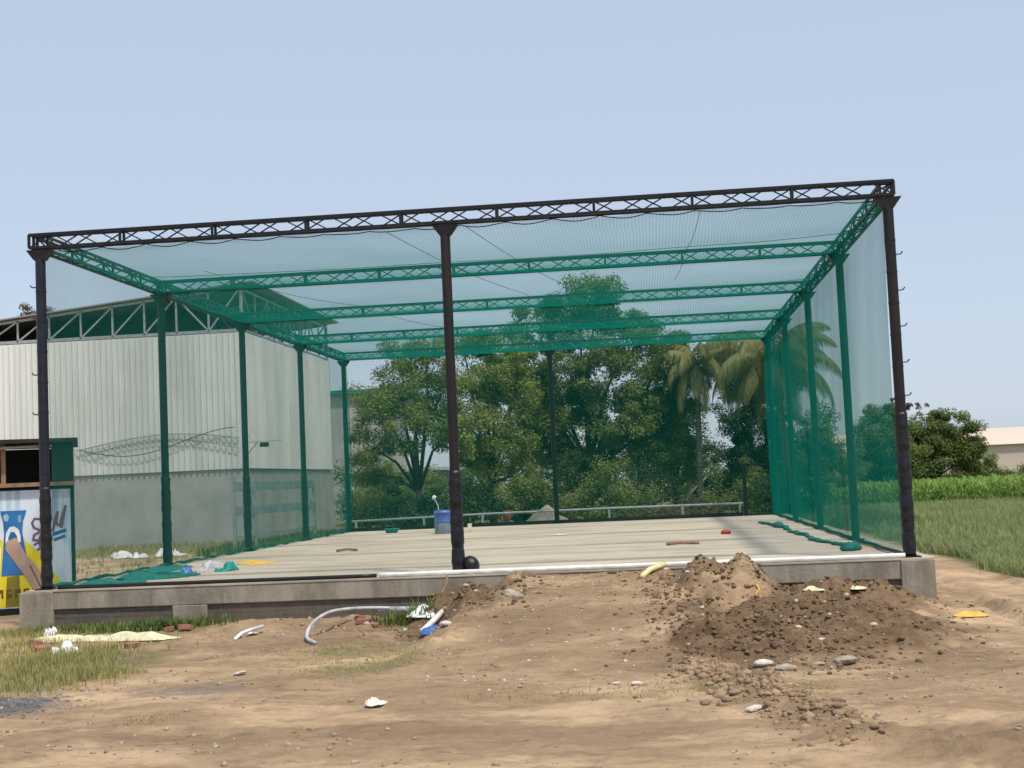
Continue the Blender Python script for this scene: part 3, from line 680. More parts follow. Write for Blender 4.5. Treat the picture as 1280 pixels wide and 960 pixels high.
def s_ridge(rg, n):
    P = np.array([(11.0, -7.3), (11.35, -8.7), (11.75, -10.0), (12.2, -11.6)]); t = rg.random(n)*2.999; i = t.astype(int); f_ = (t-i)[:, None]
    return P[i]*(1-f_)+P[i+1]*f_+rg.normal(0, .24, (n, 2))
def s_all(rg, n):
    a = np.stack([rg.uniform(1.5, 17, n*2), -13+12.8*rg.random(n*2)**.9], -1)
    return a[fbm(a[:, 0]*.8, a[:, 1]*1.1, 4, 77)+.25*(rg.random(len(a))-.5) > .05]
def s_slab(rg, n): return np.stack([rg.uniform(4.2, 7.8, n), rg.normal(-1.3, .6, n)], -1)
scatter('soil_clods', 7000, s_heap, .006, .042, M['clod'], 'broken dark soil clods over the dug heaps', 5)
scatter('ridge_clods', 1500, s_ridge, .008, .055, M['clod_dry'], 'clods of earth along the low ridge in the foreground right', 6)
scatter('pebbles', 2600, s_all, .005, .030, M['stone'], 'small pale pebbles scattered over the earth yard', 7, sink=.3)
scatter('white_chips', 200, s_heap, .008, .04, M['stone_white'], 'white chips of stone and plaster on the dug heaps', 8)
scatter('ramp_chips', 260, lambda rg, n: np.stack([rg.normal(9.3, .9, n), rg.uniform(-8.5, -.4, n)], -1), .006, .028, M['stone_white'], 'white chips trodden into the ramp', 15)
scatter('crumbs', 3500, s_all, .004, .024, M['clod_dry'], 'small crumbs of brown earth over the yard', 16, sink=.3)
scatter('rubble', 260, s_slab, .01, .06, M['stone'], 'small rubble along the foot of the platform', 9)
scatter('gravel', 1200, lambda rg, n: np.stack([rg.normal(3.1, .55, n), rg.normal(-8.6, .5, n)], -1), .008, .025, mat('grey_gravel', (.22, .21, .21), (.12, .115, .12), .9, 0, 9), 'grey gravel patch at the lower left of the yard', 10)

# ------------------------------------------------------------------ blades
def blades(name, xy, h, wd, m_, label, cat='grass', seed=1, nb=4, lean=.5, z0=None, spread=.05, kind='stuff', hz=None):
    rg = np.random.default_rng(seed); n = len(xy); z = ground_h(xy[:, 0], xy[:, 1]) if hz is None else np.full(n, hz)
    n2 = n*nb; xx = np.repeat(xy[:, 0], nb)+rg.normal(0, spread, n2); yy = np.repeat(xy[:, 1], nb)+rg.normal(0, spread, n2); zz = np.repeat(z, nb)-.01
    hh = h*(.5+.8*rg.random(n2)); a = rg.random(n2)*6.28; l = lean*hh*(.3+rg.random(n2)); dx = np.cos(a); dy = np.sin(a); px = -dy*wd; py = dx*wd
    base0 = np.stack([xx-px, yy-py, zz], -1); base1 = np.stack([xx+px, yy+py, zz], -1)
    m0 = np.stack([xx-px*.8+dx*l*.35, yy-py*.8+dy*l*.35, zz+hh*.6], -1); m1 = np.stack([xx+px*.8+dx*l*.35, yy+py*.8+dy*l*.35, zz+hh*.6], -1)
    tp = np.stack([xx+dx*l, yy+dy*l, zz+hh], -1); tp2 = tp+np.stack([px*.1, py*.1, 0*px], -1)
    V = np.stack([base0, base1, m1, m0, tp2, tp], 1).reshape(-1, 3); k = np.arange(n2)[:, None]*6
    F = np.concatenate([k+np.array([0, 1, 2, 3]), k+np.array([3, 2, 4, 5])]).astype(int)
    o = np_mesh(name, V, F, m_); return tag(o, label, cat, kind=kind)
def patch(rg, L):
    return np.concatenate([np.stack([rg.normal(cx, sx, n), rg.normal(cy, sy, n)], -1) for (cx, cy, sx, sy, n) in L])
rg = np.random.default_rng(3)
blades('grass_patch', patch(rg, [(2.2, -5.0, .45, 1.2, 800), (3.2, -6.4, .35, .3, 260), (.9, -3.0, .5, .7, 260), (.2, -.6, .5, .5, 420), (2.7, -7.0, .45, .4, 200)]), .12, .005, M['grass'], 'patch of dry olive grass at the left edge of the yard', nb=6)
blades('low_weeds', patch(rg, [(2.3, -.8, .5, .18, 200), (1.0, -.6, .5, .15, 80), (6.5, -1.35, .25, .2, 60)]), .17, .012, M['weed'], 'low green weeds growing along the platform base', nb=5, lean=.9)
blades('dry_grass', patch(rg, [(6.9, -6.0, .5, .5, 330), (6.2, -4.6, .5, .5, 260), (11.6, -9.0, .45, .15, 120), (5.5, -10, .12, .15, 40), (9.9, -8.9, .8, .25, 140)]), .035, .005, M['grass'], 'thin yellow green grass on the trodden earth', nb=5, lean=1.2)
blades('verge_grass', np.stack([rg.uniform(-14, -.4, 1100), 36.5-rg.random(1100)**2.6*24], -1), .20, .012, M['grass'], 'rough dry grass between the platform and the white shed', nb=5)
blades('back_grass', np.stack([rg.uniform(-6, 20, 6500), rg.uniform(25.3, 42, 6500)], -1), .35, .02, M['weed'], 'rough green growth behind the platform', nb=5)
# crop field
def field(rg, n, x0, x1, y0, y1):
    a = np.stack([rg.uniform(x0, x1, n), rg.uniform(y0, y1, n)], -1)
    edge = 17.45+.25*np.sin(a[:, 1]*.9); k = (a[:, 0] > edge) & (a[:, 1] > 3.0-(a[:, 0]-17)*1.0)
    return a[k]
near_ = field(rg, 17000, 17, 27, -3, 14); mid_ = field(rg, 22000, 17, 42, 12, 52)
blades('crop', np.concatenate([near_, mid_]), .30, .010, M['crop'], 'soft grey green low crop filling the field beside the cage', 'crop', nb=5, lean=.8, spread=.09)
# maize
def maize():
    rg = np.random.default_rng(12); V = []; F = []
    rowsY = np.arange(50.5, 66, .75); pl_ = []
    for y in rowsY:
        xs_ = np.arange(16, 56, .30); pl_.append(np.stack([xs_+rg.normal(0, .05, len(xs_)), np.full(len(xs_), y)+rg.normal(0, .05, len(xs_))], -1))
    P = np.concatenate(pl_); n = len(P); nl = 9
    xx = np.repeat(P[:, 0], nl); yy = np.repeat(P[:, 1], nl); N2 = len(xx)
    pht = np.repeat(1.15+.25*rg.random(n), nl); li = np.tile(np.arange(nl), n)/nl
    z0 = GZ+pht*(.1+.75*li); a = rg.random(N2)*6.28; L = .45+.3*rg.random(N2); w = .045
    dx, dy = np.cos(a), np.sin(a); q = []
    for t, up in ((0, 0), (.4, .28), (.75, .30), (1, .12)):
        ww = w*(1-t**2)*(.6+.8*min(t*3, 1)) if t < 1 else .004
        cx = xx+dx*L*t*.8; cy = yy+dy*L*t*.8; cz = z0+up*L*2*.7
        q += [np.stack([cx-dy*ww, cy+dx*ww, cz], -1), np.stack([cx+dy*ww, cy-dx*ww, cz], -1)]
    V = np.stack(q, 1).reshape(-1, 3); k = np.arange(N2)[:, None]*8
    F = np.concatenate([k+np.array(f_) for f_ in ([0, 1, 3, 2], [2, 3, 5, 4], [4, 5, 7, 6])])
    o = np_mesh('maize', V, F, M['maize']); tag(o, 'band of bright green maize at the far side of the field', 'maize', kind='stuff')
maize()

# ------------------------------------------------------------------ trees
def leaves(centres, radii, nper, size, seed, m_, name, par, flat=.75, aspect=.45):
    rg = np.random.default_rng(seed); C_ = np.repeat(np.array(centres), nper, 0); Rr = np.repeat(np.array(radii), nper)
    n = len(C_); size = size*.64; d = rg.normal(size=(n, 3)); d /= np.linalg.norm(d, axis=1, keepdims=True)
    P = C_+d*(Rr*(rg.random(n)**.45))[:, None]*np.array([1, 1, flat])
    nrm = rg.normal(size=(n, 3))*.7+d*1.0+np.array([0, 0, .8]); nrm /= np.linalg.norm(nrm, axis=1, keepdims=True)
    t = np.cross(nrm, rg.normal(size=(n, 3))); t /= np.linalg.norm(t, axis=1, keepdims=True)+1e-9; b_ = np.cross(nrm, t)
    s = (size*(.6+.8*rg.random(n)))[:, None]
    V = np.stack([P-t*s, P+b_*s*aspect, P+t*s, P-b_*s*aspect], 1).reshape(-1, 3)
    k = np.arange(n)[:, None]*4; F = k+np.array([0, 1, 2, 3])
    o = np_mesh(name, V, F, m_); o.parent = par; return o
def tree(loc, lobes, label, cat='tree', leaf='leaf_green', trunk_r=.22, clumps=60, nper=110, size=.11, seed=1, name='tree', group=None, clump_r=(.35, .75), forks=None, bare=None):
    """lobes: (x,y,z,r) relative to the base; clumps sit over each lobe's volume, mostly near its surface"""
    root = empty(name, loc, label, cat, group); rr = random.Random(seed); rg = np.random.default_rng(seed)
    tb = MB(); cen = []; rad = []
    tot = sum(l[3]**2 for l in lobes)
    fork = Vector(forks) if forks else Vector((0, 0, min(l[2] for l in lobes)*.55))
    if trunk_r:
        tb.tube([(0, 0, -.2), (fork.x*.4+.05, fork.y*.4, fork.z*.5), tuple(fork)], [trunk_r*1.25, trunk_r, trunk_r*.85], 9)
    for (x, y, z, r_) in lobes:
        c = Vector((x, y, z)); n = max(4, int(clumps*r_*r_/tot))
        if trunk_r:
            mid = fork.lerp(c, .5)+Vector((rr.uniform(-.3, .3), rr.uniform(-.3, .3), rr.uniform(-.1, .4)))
            tb.tube([tuple(fork-Vector((0, 0, .1))), tuple(mid), tuple(c)], [trunk_r*.6, trunk_r*.38, trunk_r*.18], 7)
        for k in range(n):
            d = Vector((rr.gauss(0, 1), rr.gauss(0, 1), rr.gauss(0, 1))).normalized()
            p = c+Vector((d.x, d.y, d.z*.85))*r_*(rr.random()**.4)*1.05
            cen.append(tuple(p)); rad.append(rr.uniform(*clump_r)*(.55+.35*min(1.5, r_)))
            if trunk_r and k % 3 == 0:
                tb.tube([tuple(c.lerp(p, -.1)), tuple(c.lerp(p, .5)+Vector((0, 0, .1))), tuple(p)], [trunk_r*.16, trunk_r*.1, .012], 5)
    if trunk_r: tb.build('trunk', M['bark'], root, True)
    leaves(cen, rad, int(nper*2.0), size, seed+50, M[leaf], 'crown', root)
    return root
G_ = 'trees behind the cage'
# left olive trees
tree((.35, 37, GZ), [(0, 0, 6.9, 1.7), (-1.4, 0, 5.6, 1.6), (1.3, .3, 6.5, 1.6), (-1.9, 0, 3.9, 1.2), (.2, -.6, 5.2, 1.8), (1.8, 0, 4.6, 1.4), (-.6, .3, 7.9, 1.0), (-2.1, .5, 2.8, .9), (.6, 0, 8.3, .8)],
     'bushy olive green tree with a forked trunk nearest the shed', leaf='leaf_olive', clumps=150, nper=150, size=.10, seed=11, trunk_r=.16, group=G_, forks=(0, 0, 2.0))
tree((3.2, 40, GZ), [(0, 0, 7.0, 1.7), (-1.0, 0, 8.4, 1.0), (1.2, 0, 5.9, 1.4), (-.5, -.8, 5.0, 1.6), (.8, -.8, 3.6, 1.3), (.3, 0, 8.6, 1.1), (-.7, 0, 3.4, 1.0), (1.3, .5, 2.4, .9), (1.6, 0, 7.6, .8)],
     'olive green tree standing just right of the middle front post', leaf='leaf_olive', clumps=150, nper=150, size=.10, seed=23, trunk_r=.15, group=G_, forks=(0, 0, 2.2))
# big centre tree
tree((7.4, 43, GZ), [(0, 0, 9.9, 2.0), (1.0, 0, 11.2, 1.05), (-1.9, 0, 9.3, 1.5), (2.3, .3, 8.8, 1.6), (-2.6, 0, 7.0, 1.6), (3.4, 0, 7.0, 1.7), (.3, -.8, 7.3, 2.0), (-1.2, -.5, 5.2, 1.5), (2.2, -.8, 5.0, 1.7), (4.3, 0, 5.2, 1.3),
     (-2.6, .5, 4.0, 1.2), (3.9, .3, 3.4, 1.3), (4.6, .5, 8.3, .9), (-3.1, .4, 8.6, .7), (1.2, .6, 3.2, 1.2), (-.8, .8, 3.4, 1.3), (.2, .9, 5.6, 1.4), (-2.0, .6, 5.6, 1.2), (0, 1, 2.2, 1.2)],
     'tallest broad green tree with dark rising limbs behind the middle back post', leaf='leaf_green', clumps=420, nper=150, size=.11, seed=35, trunk_r=.19, group=G_, forks=(.2, 0, 2.6))
tree((11.6, 45, GZ), [(0, 0, 6.8, 1.5), (-.9, 0, 4.9, 1.4), (.8, 0, 4.6, 1.4), (0, -.6, 3.0, 1.4), (1.5, 0, 2.9, 1.0), (-1.6, 0, 3.0, 1.1), (.5, 0, 8.3, .9)],
     'rounded green tree between the tallest tree and the drooping palm', leaf='leaf_green', clumps=150, nper=140, size=.10, seed=41, trunk_r=.16, group=G_)
tree((15.6, 46, GZ), [(0, 0, 6.2, 1.4), (-.9, 0, 4.7, 1.2), (.9, 0, 4.4, 1.5), (0, -.3, 3.0, 1.4), (-.6, 0, 7.3, .9), (1.2, 0, 6.4, 1.2), (-.8, 0, 1.9, 1.0), (.9, 0, 1.8, 1.1)],
     'very dark dense tree behind the tall palm', leaf='leaf_dark', clumps=170, nper=150, size=.10, seed=47, trunk_r=.18, group=G_)
tree((18.6, 47, GZ), [(0, 0, 3.2, 1.4), (1.2, 0, 2.3, 1.2), (-1.2, 0, 2.4, 1.1), (.3, 0, 4.4, .9)],
     'low green tree under the right side of the tall palm', leaf='leaf_bush', clumps=80, nper=120, size=.10, seed=48, trunk_r=.12, group=G_)
tree((23.9, 60, GZ), [(0, 0, 3.9, 1.5), (-1.0, 0, 2.6, 1.3), (1.2, 0, 2.8, 1.5), (.4, 0, 5.3, .9), (-.3, 0, 1.6, 1.2)],
     'dark green tree seen through the right hand net', leaf='leaf_bush', clumps=110, nper=130, size=.11, seed=53, trunk_r=.14, group=G_)
tree((27.4, 66, GZ), [(0, 0, 3.7, 1.9), (-1.6, 0, 3.8, 1.7), (1.9, 0, 3.8, 1.8), (.2, -.3, 1.9, 1.8), (3.1, 0, 2.6, 1.4), (-1.4, 0, 1.8, 1.5), (3.3, 0, 1.3, .9), (-2.9, 0, 3.0, 1.3), (1.2, .3, 4.7, .8), (2.9, 0, 4.4, .6)],
     'broad dark green bush tree right of the cage beyond the maize', leaf='leaf_bush', clumps=260, nper=130, size=.12, seed=59, trunk_r=.14, group=G_, clump_r=(.35, .65))
tree((25.9, 67.5, GZ), [(0, 0, 5.6, .9), (1.0, 0, 5.9, .7), (-1.0, 0, 5.4, .8), (2.0, 0, 5.7, .5)],
     'sparse reddish branches sticking up behind the broad bush tree', leaf='leaf_red', clumps=34, nper=30, size=.11, seed=60, trunk_r=.09, group=G_, clump_r=(.2, .35))
for k_, (x, y, s, lb) in enumerate(((33.2, 74, 1.0, 'small round bush at the far right edge of the field'), (31.2, 72, 1.15, 'low bush between the broad bush tree and the far right bush'), (36.5, 76, .8, 'low bush at the right margin below the pale building'))):
    tree((x, y, GZ), [(0, 0, 1.2*s, 1.0*s), (1.1*s, 0, .9*s, .8*s), (-1*s, 0, .8*s, .8*s), (.2, 0, 2.0*s, .6*s)], lb, 'bush', 'leaf_bush', .05, 50, 90, .11, 70+k_, 'bush', 'bushes beyond the maize')
# far trees over the shed
tree((-33.5, 74, GZ), [(0, 0, 15.6, 1.5), (1.5, 0, 14.6, 1.3), (-1.5, 0, 14.4, 1.5), (0, 0, 13.2, 2.0), (-.8, 0, 11.3, 2.1)], 'brownish treetop showing above the left end of the shed roof', leaf='leaf_dry', clumps=110, nper=70, size=.16, seed=81, trunk_r=.3)
tree((-29.4, 74, GZ), [(0, 0, 14.9, .9), (1.2, 0, 15.5, .6), (2.2, 0, 14.6, .7), (.6, 0, 13.4, 1.2)], 'thin reddish treetop above the shed roof left of the front corner post', leaf='leaf_red', clumps=40, nper=40, size=.16, seed=83, trunk_r=.18)
tree((-21.0, 74, GZ), [(0, 0, 15.9, .6), (.3, 0, 14.3, .8)], 'tip of a tree peeping over the middle of the shed roof', leaf='leaf_green', clumps=14, nper=40, size=.14, seed=85, trunk_r=.15)
# undergrowth
ug = [(1.4, 33.5, 1.0, 'leaf_dark', 'dark bush under the olive tree nearest the shed'), (3.0, 34.5, 1.3, 'leaf_dark', 'dark bush behind the blue drum'), (5.0, 35, 1.5, 'leaf_green', 'grey green bush behind the clay pot'),
      (6.4, 36.5, 1.6, 'leaf_dark', 'dark bush behind the sand pile'), (8.6, 35, 1.4, 'leaf_green', 'green bush right of the middle back post'), (10.0, 37, 1.7, 'leaf_dark', 'dark bush beneath the rounded tree'),
      (14.6, 40, 1.3, 'leaf_green', 'green bush seen through the back door frame'), (-.8, 36, 1.2, 'leaf_dark', 'dark bush at the back corner of the shed'), (16.6, 38, 1.2, 'leaf_dark', 'dark bush beside the palm trunk'),
      (-3.0, 45, 1.6, 'leaf_green', 'green bush behind the shed corner')]
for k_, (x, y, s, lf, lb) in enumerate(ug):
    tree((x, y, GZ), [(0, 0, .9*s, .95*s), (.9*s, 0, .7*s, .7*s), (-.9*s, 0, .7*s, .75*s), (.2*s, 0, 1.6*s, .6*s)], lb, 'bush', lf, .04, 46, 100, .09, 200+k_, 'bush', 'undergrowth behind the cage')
for k_, (x, y, s, lb) in enumerate(((10.6, 31, .8, 'dry brown brush right of the middle back post'), (12.2, 32, .9, 'dry brown brush in front of the thatched hut'))):
    tree((x, y, GZ), [(0, 0, .7*s, .7*s), (.9*s, 0, .6*s, .6*s), (-.9*s, 0, .6*s, .6*s)], lb, 'bush', 'leaf_dry', .03, 40, 60, .07, 230+k_, 'dry_brush', 'dry brush behind the railing')
# backdrop wood
def wood():
    rr = random.Random(5); cen = []; rad = []
    for k in range(620):
        x = rr.uniform(-8, 21); y = rr.uniform(56, 64); top = 6.6+1.2*math.sin(x*.7)+.8*math.sin(x*1.9+1); z = GZ+rr.random()*max(1.5, top*(.52 if x > 12 else 1)*(1 if x > 1 else .5))
        cen.append((x, y, z)); rad.append(rr.uniform(.6, 1.1))
    r_ = bpy.data.objects.new('far_woodland', None)
    o = leaves(cen, rad, 90, .17, 9, M['leaf_green'], 'far_woodland', None); tag(o, 'dark mass of far trees behind the trees at the back of the cage', 'woodland', kind='stuff')
wood()
# palms
def palm(loc, hgt, nf, L, seed, label, droop=1.0, lean=(0, 0), tr=.17, dead=0):
    root = empty('palm_tree', loc, label, 'palm tree', 'palms behind the cage'); rr = random.Random(seed)
    b = MB(); pts = [(lean[0]*(k/8)**2, lean[1]*(k/8)**2, hgt*k/8) for k in range(9)]
    b.tube(pts, [tr*(1.25-.45*k/8)+.012*(k % 2) for k in range(9)], 10); b.build('trunk', M['palm_bark'], root, True)
    top = Vector((lean[0], lean[1], hgt))
    for i in range(nf):
        az = 2.399*i; el = R(80)-R(95)*(i/nf)**.9; ln = L*rr.uniform(.85, 1.1); n = 26
        p = top.copy(); h_ = Vector((math.cos(az), math.sin(az), 0)); pts = [p.copy()]; e = el
        for k in range(n):
            e -= droop*R(2.9)*(1+1.0*k/n); e = max(e, R(-88)); p = p+(h_*math.cos(e)+Vector((0, 0, math.sin(e))))*(ln/n); pts.append(p.copy())
        fb = MB(); fb.tube([tuple(q) for q in pts[::3]], [.028*(1-.1*k) for k in range(len(pts[::3]))], 5)
        sd = Vector((-h_.y, h_.x, 0))
        for k in range(3, n):
            q = pts[k]; t = (pts[k+1]-pts[k-1]).normalized(); ll = .70*L/3.2*math.sin(math.pi*min(1, (k+1)/n*.82+.12))+.12
            for j in range(3):
                q2 = q+t*(ln/n)*(j/3)
                for s in (-1, 1):
                    d = (sd*s*.75+t*.55+Vector((0, 0, -.55-rr.random()*.5))).normalized(); w_ = t*.020
                    a = q2; m_ = a+d*ll*.5+Vector((0, 0, -.02)); c_ = a+d*ll*.8+Vector((0, 0, -ll*.42))
                    fb.add([a-w_, a+w_, m_+w_*1.3, m_-w_*1.3, c_], [(0, 1, 2, 3), (3, 2, 4)])
        fb.build('frond', M['palm'], root)
    b = MB()
    for k in range(5): b.lump((top.x+.2*math.cos(k*1.3), top.y+.2*math.sin(k*1.3), top.z-.25), .13, k, (1, 1, 1.1), .1, 1)
    b.build('coconut', M['leaf_dry'], root)
palm((16.7, 41, GZ), 7.2, 28, 3.9, 3, 'tall palm with drooping brownish fronds behind the back right corner of the cage', 1.0, (-.35, 0))
palm((12.75, 42, GZ), 7.3, 24, 2.9, 9, 'drooping dry palm half hidden right of the tallest tree', 1.25, (.2, 0), .13)

# ------------------------------------------------------------------ shed
SX0, SX1, SY0, SY1 = -26.0, -7.3, 37.0, 53.4
ZB, ZS = 2.66, 8.70
def roofz(x): return 10.86+(x+7.3)*.094
sh = empty('warehouse_shed', (-16, 45, GZ), 'large shed with white ribbed sheet walls over grey plaster and an open roof truss band', 'warehouse')
b = MB(); b.bb(SX0, SX1, SY0+.06, SY0+.3, -1, ZB); b.bb(SX1-.3, SX1-.06, SY0+.302, SY1, -1, ZB); b.bb(SX0, SX0+.24, SY0+.302, SY1, -1, ZB); b.bb(SX0, SX1, SY1+.002, SY1+.24, -1, ZB)
part(b, 'plaster_wall', M['plaster'], sh)
def rib_sheet(a, bpt, z0, z1, pitch=.27, dep=.055):
    a = Vector(a); bpt = Vector(bpt); d = bpt-a; L = d.length; d.normalize(); nrm = Vector((d.y, -d.x, 0)); n = int(L/pitch); prof = []
    for i in range(n):
        for f_, h_ in ((0, 0), (.62, 0), (.72, 1), (.90, 1)): prof.append(((i+f_)*pitch, h_*dep))
    prof.append((n*pitch, 0)); m_ = MB()
    vs = []
    for s_, h_ in prof:
        q = a+d*s_+nrm*h_; vs += [(q.x, q.y, z0), (q.x, q.y, z1)]
    m_.add(vs, [(2*i, 2*i+2, 2*i+3, 2*i+1) for i in range(len(prof)-1)]); return m_
for (p0, p1) in (((SX0, SY0), (SX1, SY0)), ((SX1, SY0), (SX1, SY1)), ((SX1, SY1+.2), (SX0, SY1+.2)), ((SX0, SY1), (SX0, SY0))):
    o = part(rib_sheet((*p0, 0), (*p1, 0), ZB-.06, ZS), 'sheet_wall', M['sheet'], sh); s_ = o.modifiers.new('t', 'SOLIDIFY'); s_.thickness = .004
b = MB(); b.bb(SX1-.12, SX1+.02, SY0-.05, SY0+.09, ZB-.04, ZS+.1); part(b, 'corner_flashing', M['sheet'], sh)
def shed_truss(y):
    b = MB(); b.bar((SX0, y, ZS+.10), (SX1, y, ZS+.10), .08, .14); xs_ = [SX1-.12-1.49*k for k in range(13)]
    b.bar((SX0, y, roofz(SX0)-.10), (SX1, y, roofz(SX1)-.10), .08, .12)
    for k, x in enumerate(xs_):
        b.bar((x, y, ZS+.1), (x, y, roofz(x)-.1), .08, .08)
        if k < 12:
            x2 = xs_[k+1]
            if k == 1: b.bar((x, y, ZS+.12), (x2, y, roofz(x2)-.12), .07, .07)
            else: b.bar((x2, y, ZS+.12), (x, y, roofz(x)-.12), .07, .07)
    return b
for y in (SY0+.05, SY0+5.6, SY0+11.0, SY1-.05): part(shed_truss(y), 'roof_truss', M['galv'], sh)
b = MB(); x = SX1-.04; n = 8; b.bar((x, SY0, ZS+.1), (x, SY1, ZS+.1), .06, .08); b.bar((x, SY0, 10.62), (x, SY1, 10.62), .06, .08)
for k in range(n+1):
    y = SY0+(SY1-SY0)*k/n; b.bar((x, y, ZS+.1), (x, y, 10.62), .06, .06)
    if k < n: y2 = SY0+(SY1-SY0)*(k+1)/n; b.bar((x, y, 10.6 if k % 2 == 0 else ZS+.12), (x, y2, ZS+.12 if k % 2 == 0 else 10.6), .05, .05)
part(b, 'side_truss', M['galv'], sh)
b = MB()
for x0, x1 in ((SX0-.4, SX1+.55),):
    z0, z1 = roofz(x0), roofz(x1); ya, yb = SY0-.25, SY1+.6
    b.add([(x0, ya, z0), (x1, ya, z1), (x1, yb, z1), (x0, yb, z0), (x0, ya, z0+.06), (x1, ya, z1+.06), (x1, yb, z1+.06), (x0, yb, z0+.06)],
          [(0, 3, 2, 1), (4, 5, 6, 7), (0, 1, 5, 4), (1, 2, 6, 5), (2, 3, 7, 6), (3, 0, 4, 7)])
part(b, 'roof', M['roofing'], sh)
# inner lining sheets (dark, unpainted) so that the inside reads as an enclosed store
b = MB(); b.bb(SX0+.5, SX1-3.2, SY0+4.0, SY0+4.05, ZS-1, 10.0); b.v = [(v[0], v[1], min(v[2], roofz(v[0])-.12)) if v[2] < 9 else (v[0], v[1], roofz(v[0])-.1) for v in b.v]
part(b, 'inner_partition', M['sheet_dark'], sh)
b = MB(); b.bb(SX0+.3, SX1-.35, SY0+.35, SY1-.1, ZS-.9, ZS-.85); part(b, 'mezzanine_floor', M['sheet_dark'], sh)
# lamp on the corner, cable coils
lp = empty('wall_lamp', (-6.4, 36.6, 3.6), 'small black lamp box on a thin bracket at the shed corner', 'lamp')
b = MB(); b.box((0, 0, 0), (.36, .2, .2)); b.build('lamp_box', M['black_plastic'], lp, bevel=.01)
b = MB(); b.tube([(-.85, 0, .14), (.8, 0, .16)], .02, 6); b.tube([(-.8, .3, .5), (-.5, 0, .14), (-.2, 0, -.05)], .015, 5); b.tube([(-.8, .2, -.35), (-.3, 0, .12)], .02, 5); b.build('bracket', M['galv'], lp)
b = MB()
def curve_cable(f_, r_=.02, n=60): 
    return [(f_(k/n)) for k in range(n+1)], r_
zc = lambda px, py: 2.66+(588-py)/35.8
b.tube([(-15.2+7.6*t, 36.88, 3.72+.42*math.sin(math.pi*t**1.1)+.25*t) for t in [k/50 for k in range(51)]], .022, 5)
b.tube([(-14.6+7.0*t, 36.88, 3.50+.55*math.sin(math.pi*t)) for t in [k/50 for k in range(51)]], .02, 5)
for k in range(45):
    t = k/45; x = -14.8+7.2*t; z = 3.66+.45*math.sin(math.pi*t)+.12*t
    b.tube([(x+.11*math.cos(a_), 36.88+.05*math.sin(a_), z+.16*math.sin(a_)) for a_ in [j*6.283/8 for j in range(9)]], .005, 4, False)
thing(b, 'wire_coil', M['galv'], 'loosely coiled fence wire hanging in an arch before the ribbed shed wall', 'wire')
b = MB(); b.tube([(-15.0+7.2*t, 36.85, 3.75-.45*math.sin(math.pi*t*1.5)+.25*t) for t in [k/50 for k in range(51)]], .016, 5)
thing(b, 'cable', M['black_plastic'], 'thin dark cable sagging below the coiled wire', 'cable')
# blue frame standing in for a folded banner
gt = empty('banner_frame', (-4.2, 30, GZ), 'faded blue grey banner frame with two broad bands before the side wall of the shed', 'gate')
blue = mat('faded_blue_paint', (.21, .27, .29), (.29, .34, .34), .6, 0, 2)
b = MB()
for z, hh_ in ((1.75, .34), (.85, .34), (-.1, .08)): b.bar((-4.6, 26, z), (-4.2, 36.4, z), .04, hh_)
part(b, 'rail', blue, gt)
for y in (26, 28.3, 36.4):
    b = MB(); b.bar((-4.6+.4*(y-26)/10.4, y, GZ), (-4.6+.4*(y-26)/10.4, y, 2.1), .12, .12); part(b, 'upright', blue, gt)
for k_, (x, y, s) in enumerate(((-8.9, 26.2, .24), (-8.2, 26.0, .2), (-7.4, 26.4, .26), (-6.9, 26.6, .2), (-9.6, 27.5, .2))):
    crumple(x, y, GZ+.02, s*3, s*3, s*1.2, M['white_plastic'], 'litter_bag', ['white litter bag in the grass by the shed, second from the left', 'white litter bag in the middle of the row by the shed', 'largest white litter bag by the shed',
            'white litter bag at the right end of the row by the shed', 'white litter bag at the left end of the row by the shed'][k_], 'bag', 60+k_)['group'] = 'litter bags by the shed'

# ------------------------------------------------------------------ kiosk with banner
KY = 4.0
ks = empty('roadside_kiosk', (-1.23, 4, GZ), 'dark wooden roadside kiosk with a printed banner across its front, left of the platform', 'kiosk')
b = MB(); b.bb(-5.2, -1.20, KY+.02, KY+.10, GZ, 1.80); b.bb(-1.26, -1.20, KY+.102, 7, GZ, 2.70); b.bb(-5.2, -1.262, 6.94, 7.0, GZ, 2.7); part(b, 'wall_panel', M['kiosk_green'], ks)
b = MB(); b.bb(-1.62, -1.201, KY+.03, KY+.09, 1.94, 2.68); part(b, 'corner_panel', M['kiosk_green'], ks)
b = MB(); b.bb(-5.2, -1.18, KY-.16, KY+.3, 1.84, 1.92); part(b, 'counter', M['wood'], ks)
for x in (-4.6, -2.55): b = MB(); b.bar((x, KY+.1, 1.92), (x, KY+.1, 2.78), .09, .09); part(b, 'upright', M['wood'], ks)
b = MB(); b.tube([(-5.2, KY-.05, 2.60), (-1.6, KY-.05, 2.66)], .035, 8); part(b, 'awning_pipe', M['galv'], ks, True)
b = MB(); b.bb(-5.4, -1.10, KY-.25, 7.2, 2.72, 2.80); part(b, 'roof', M['dark'], ks)
b = MB(); b.bb(-5.1, -1.3, KY+.12, 6.9, 1.3, 1.34); part(b, 'shelf', M['dark'], ks)
for x in (-5.1, -3.2, -2.02): b = MB(); b.bar((x, KY-.02, GZ-.1), (x, KY-.02, -.4), .08, .08); part(b, 'leg', M['kiosk_green'], ks)
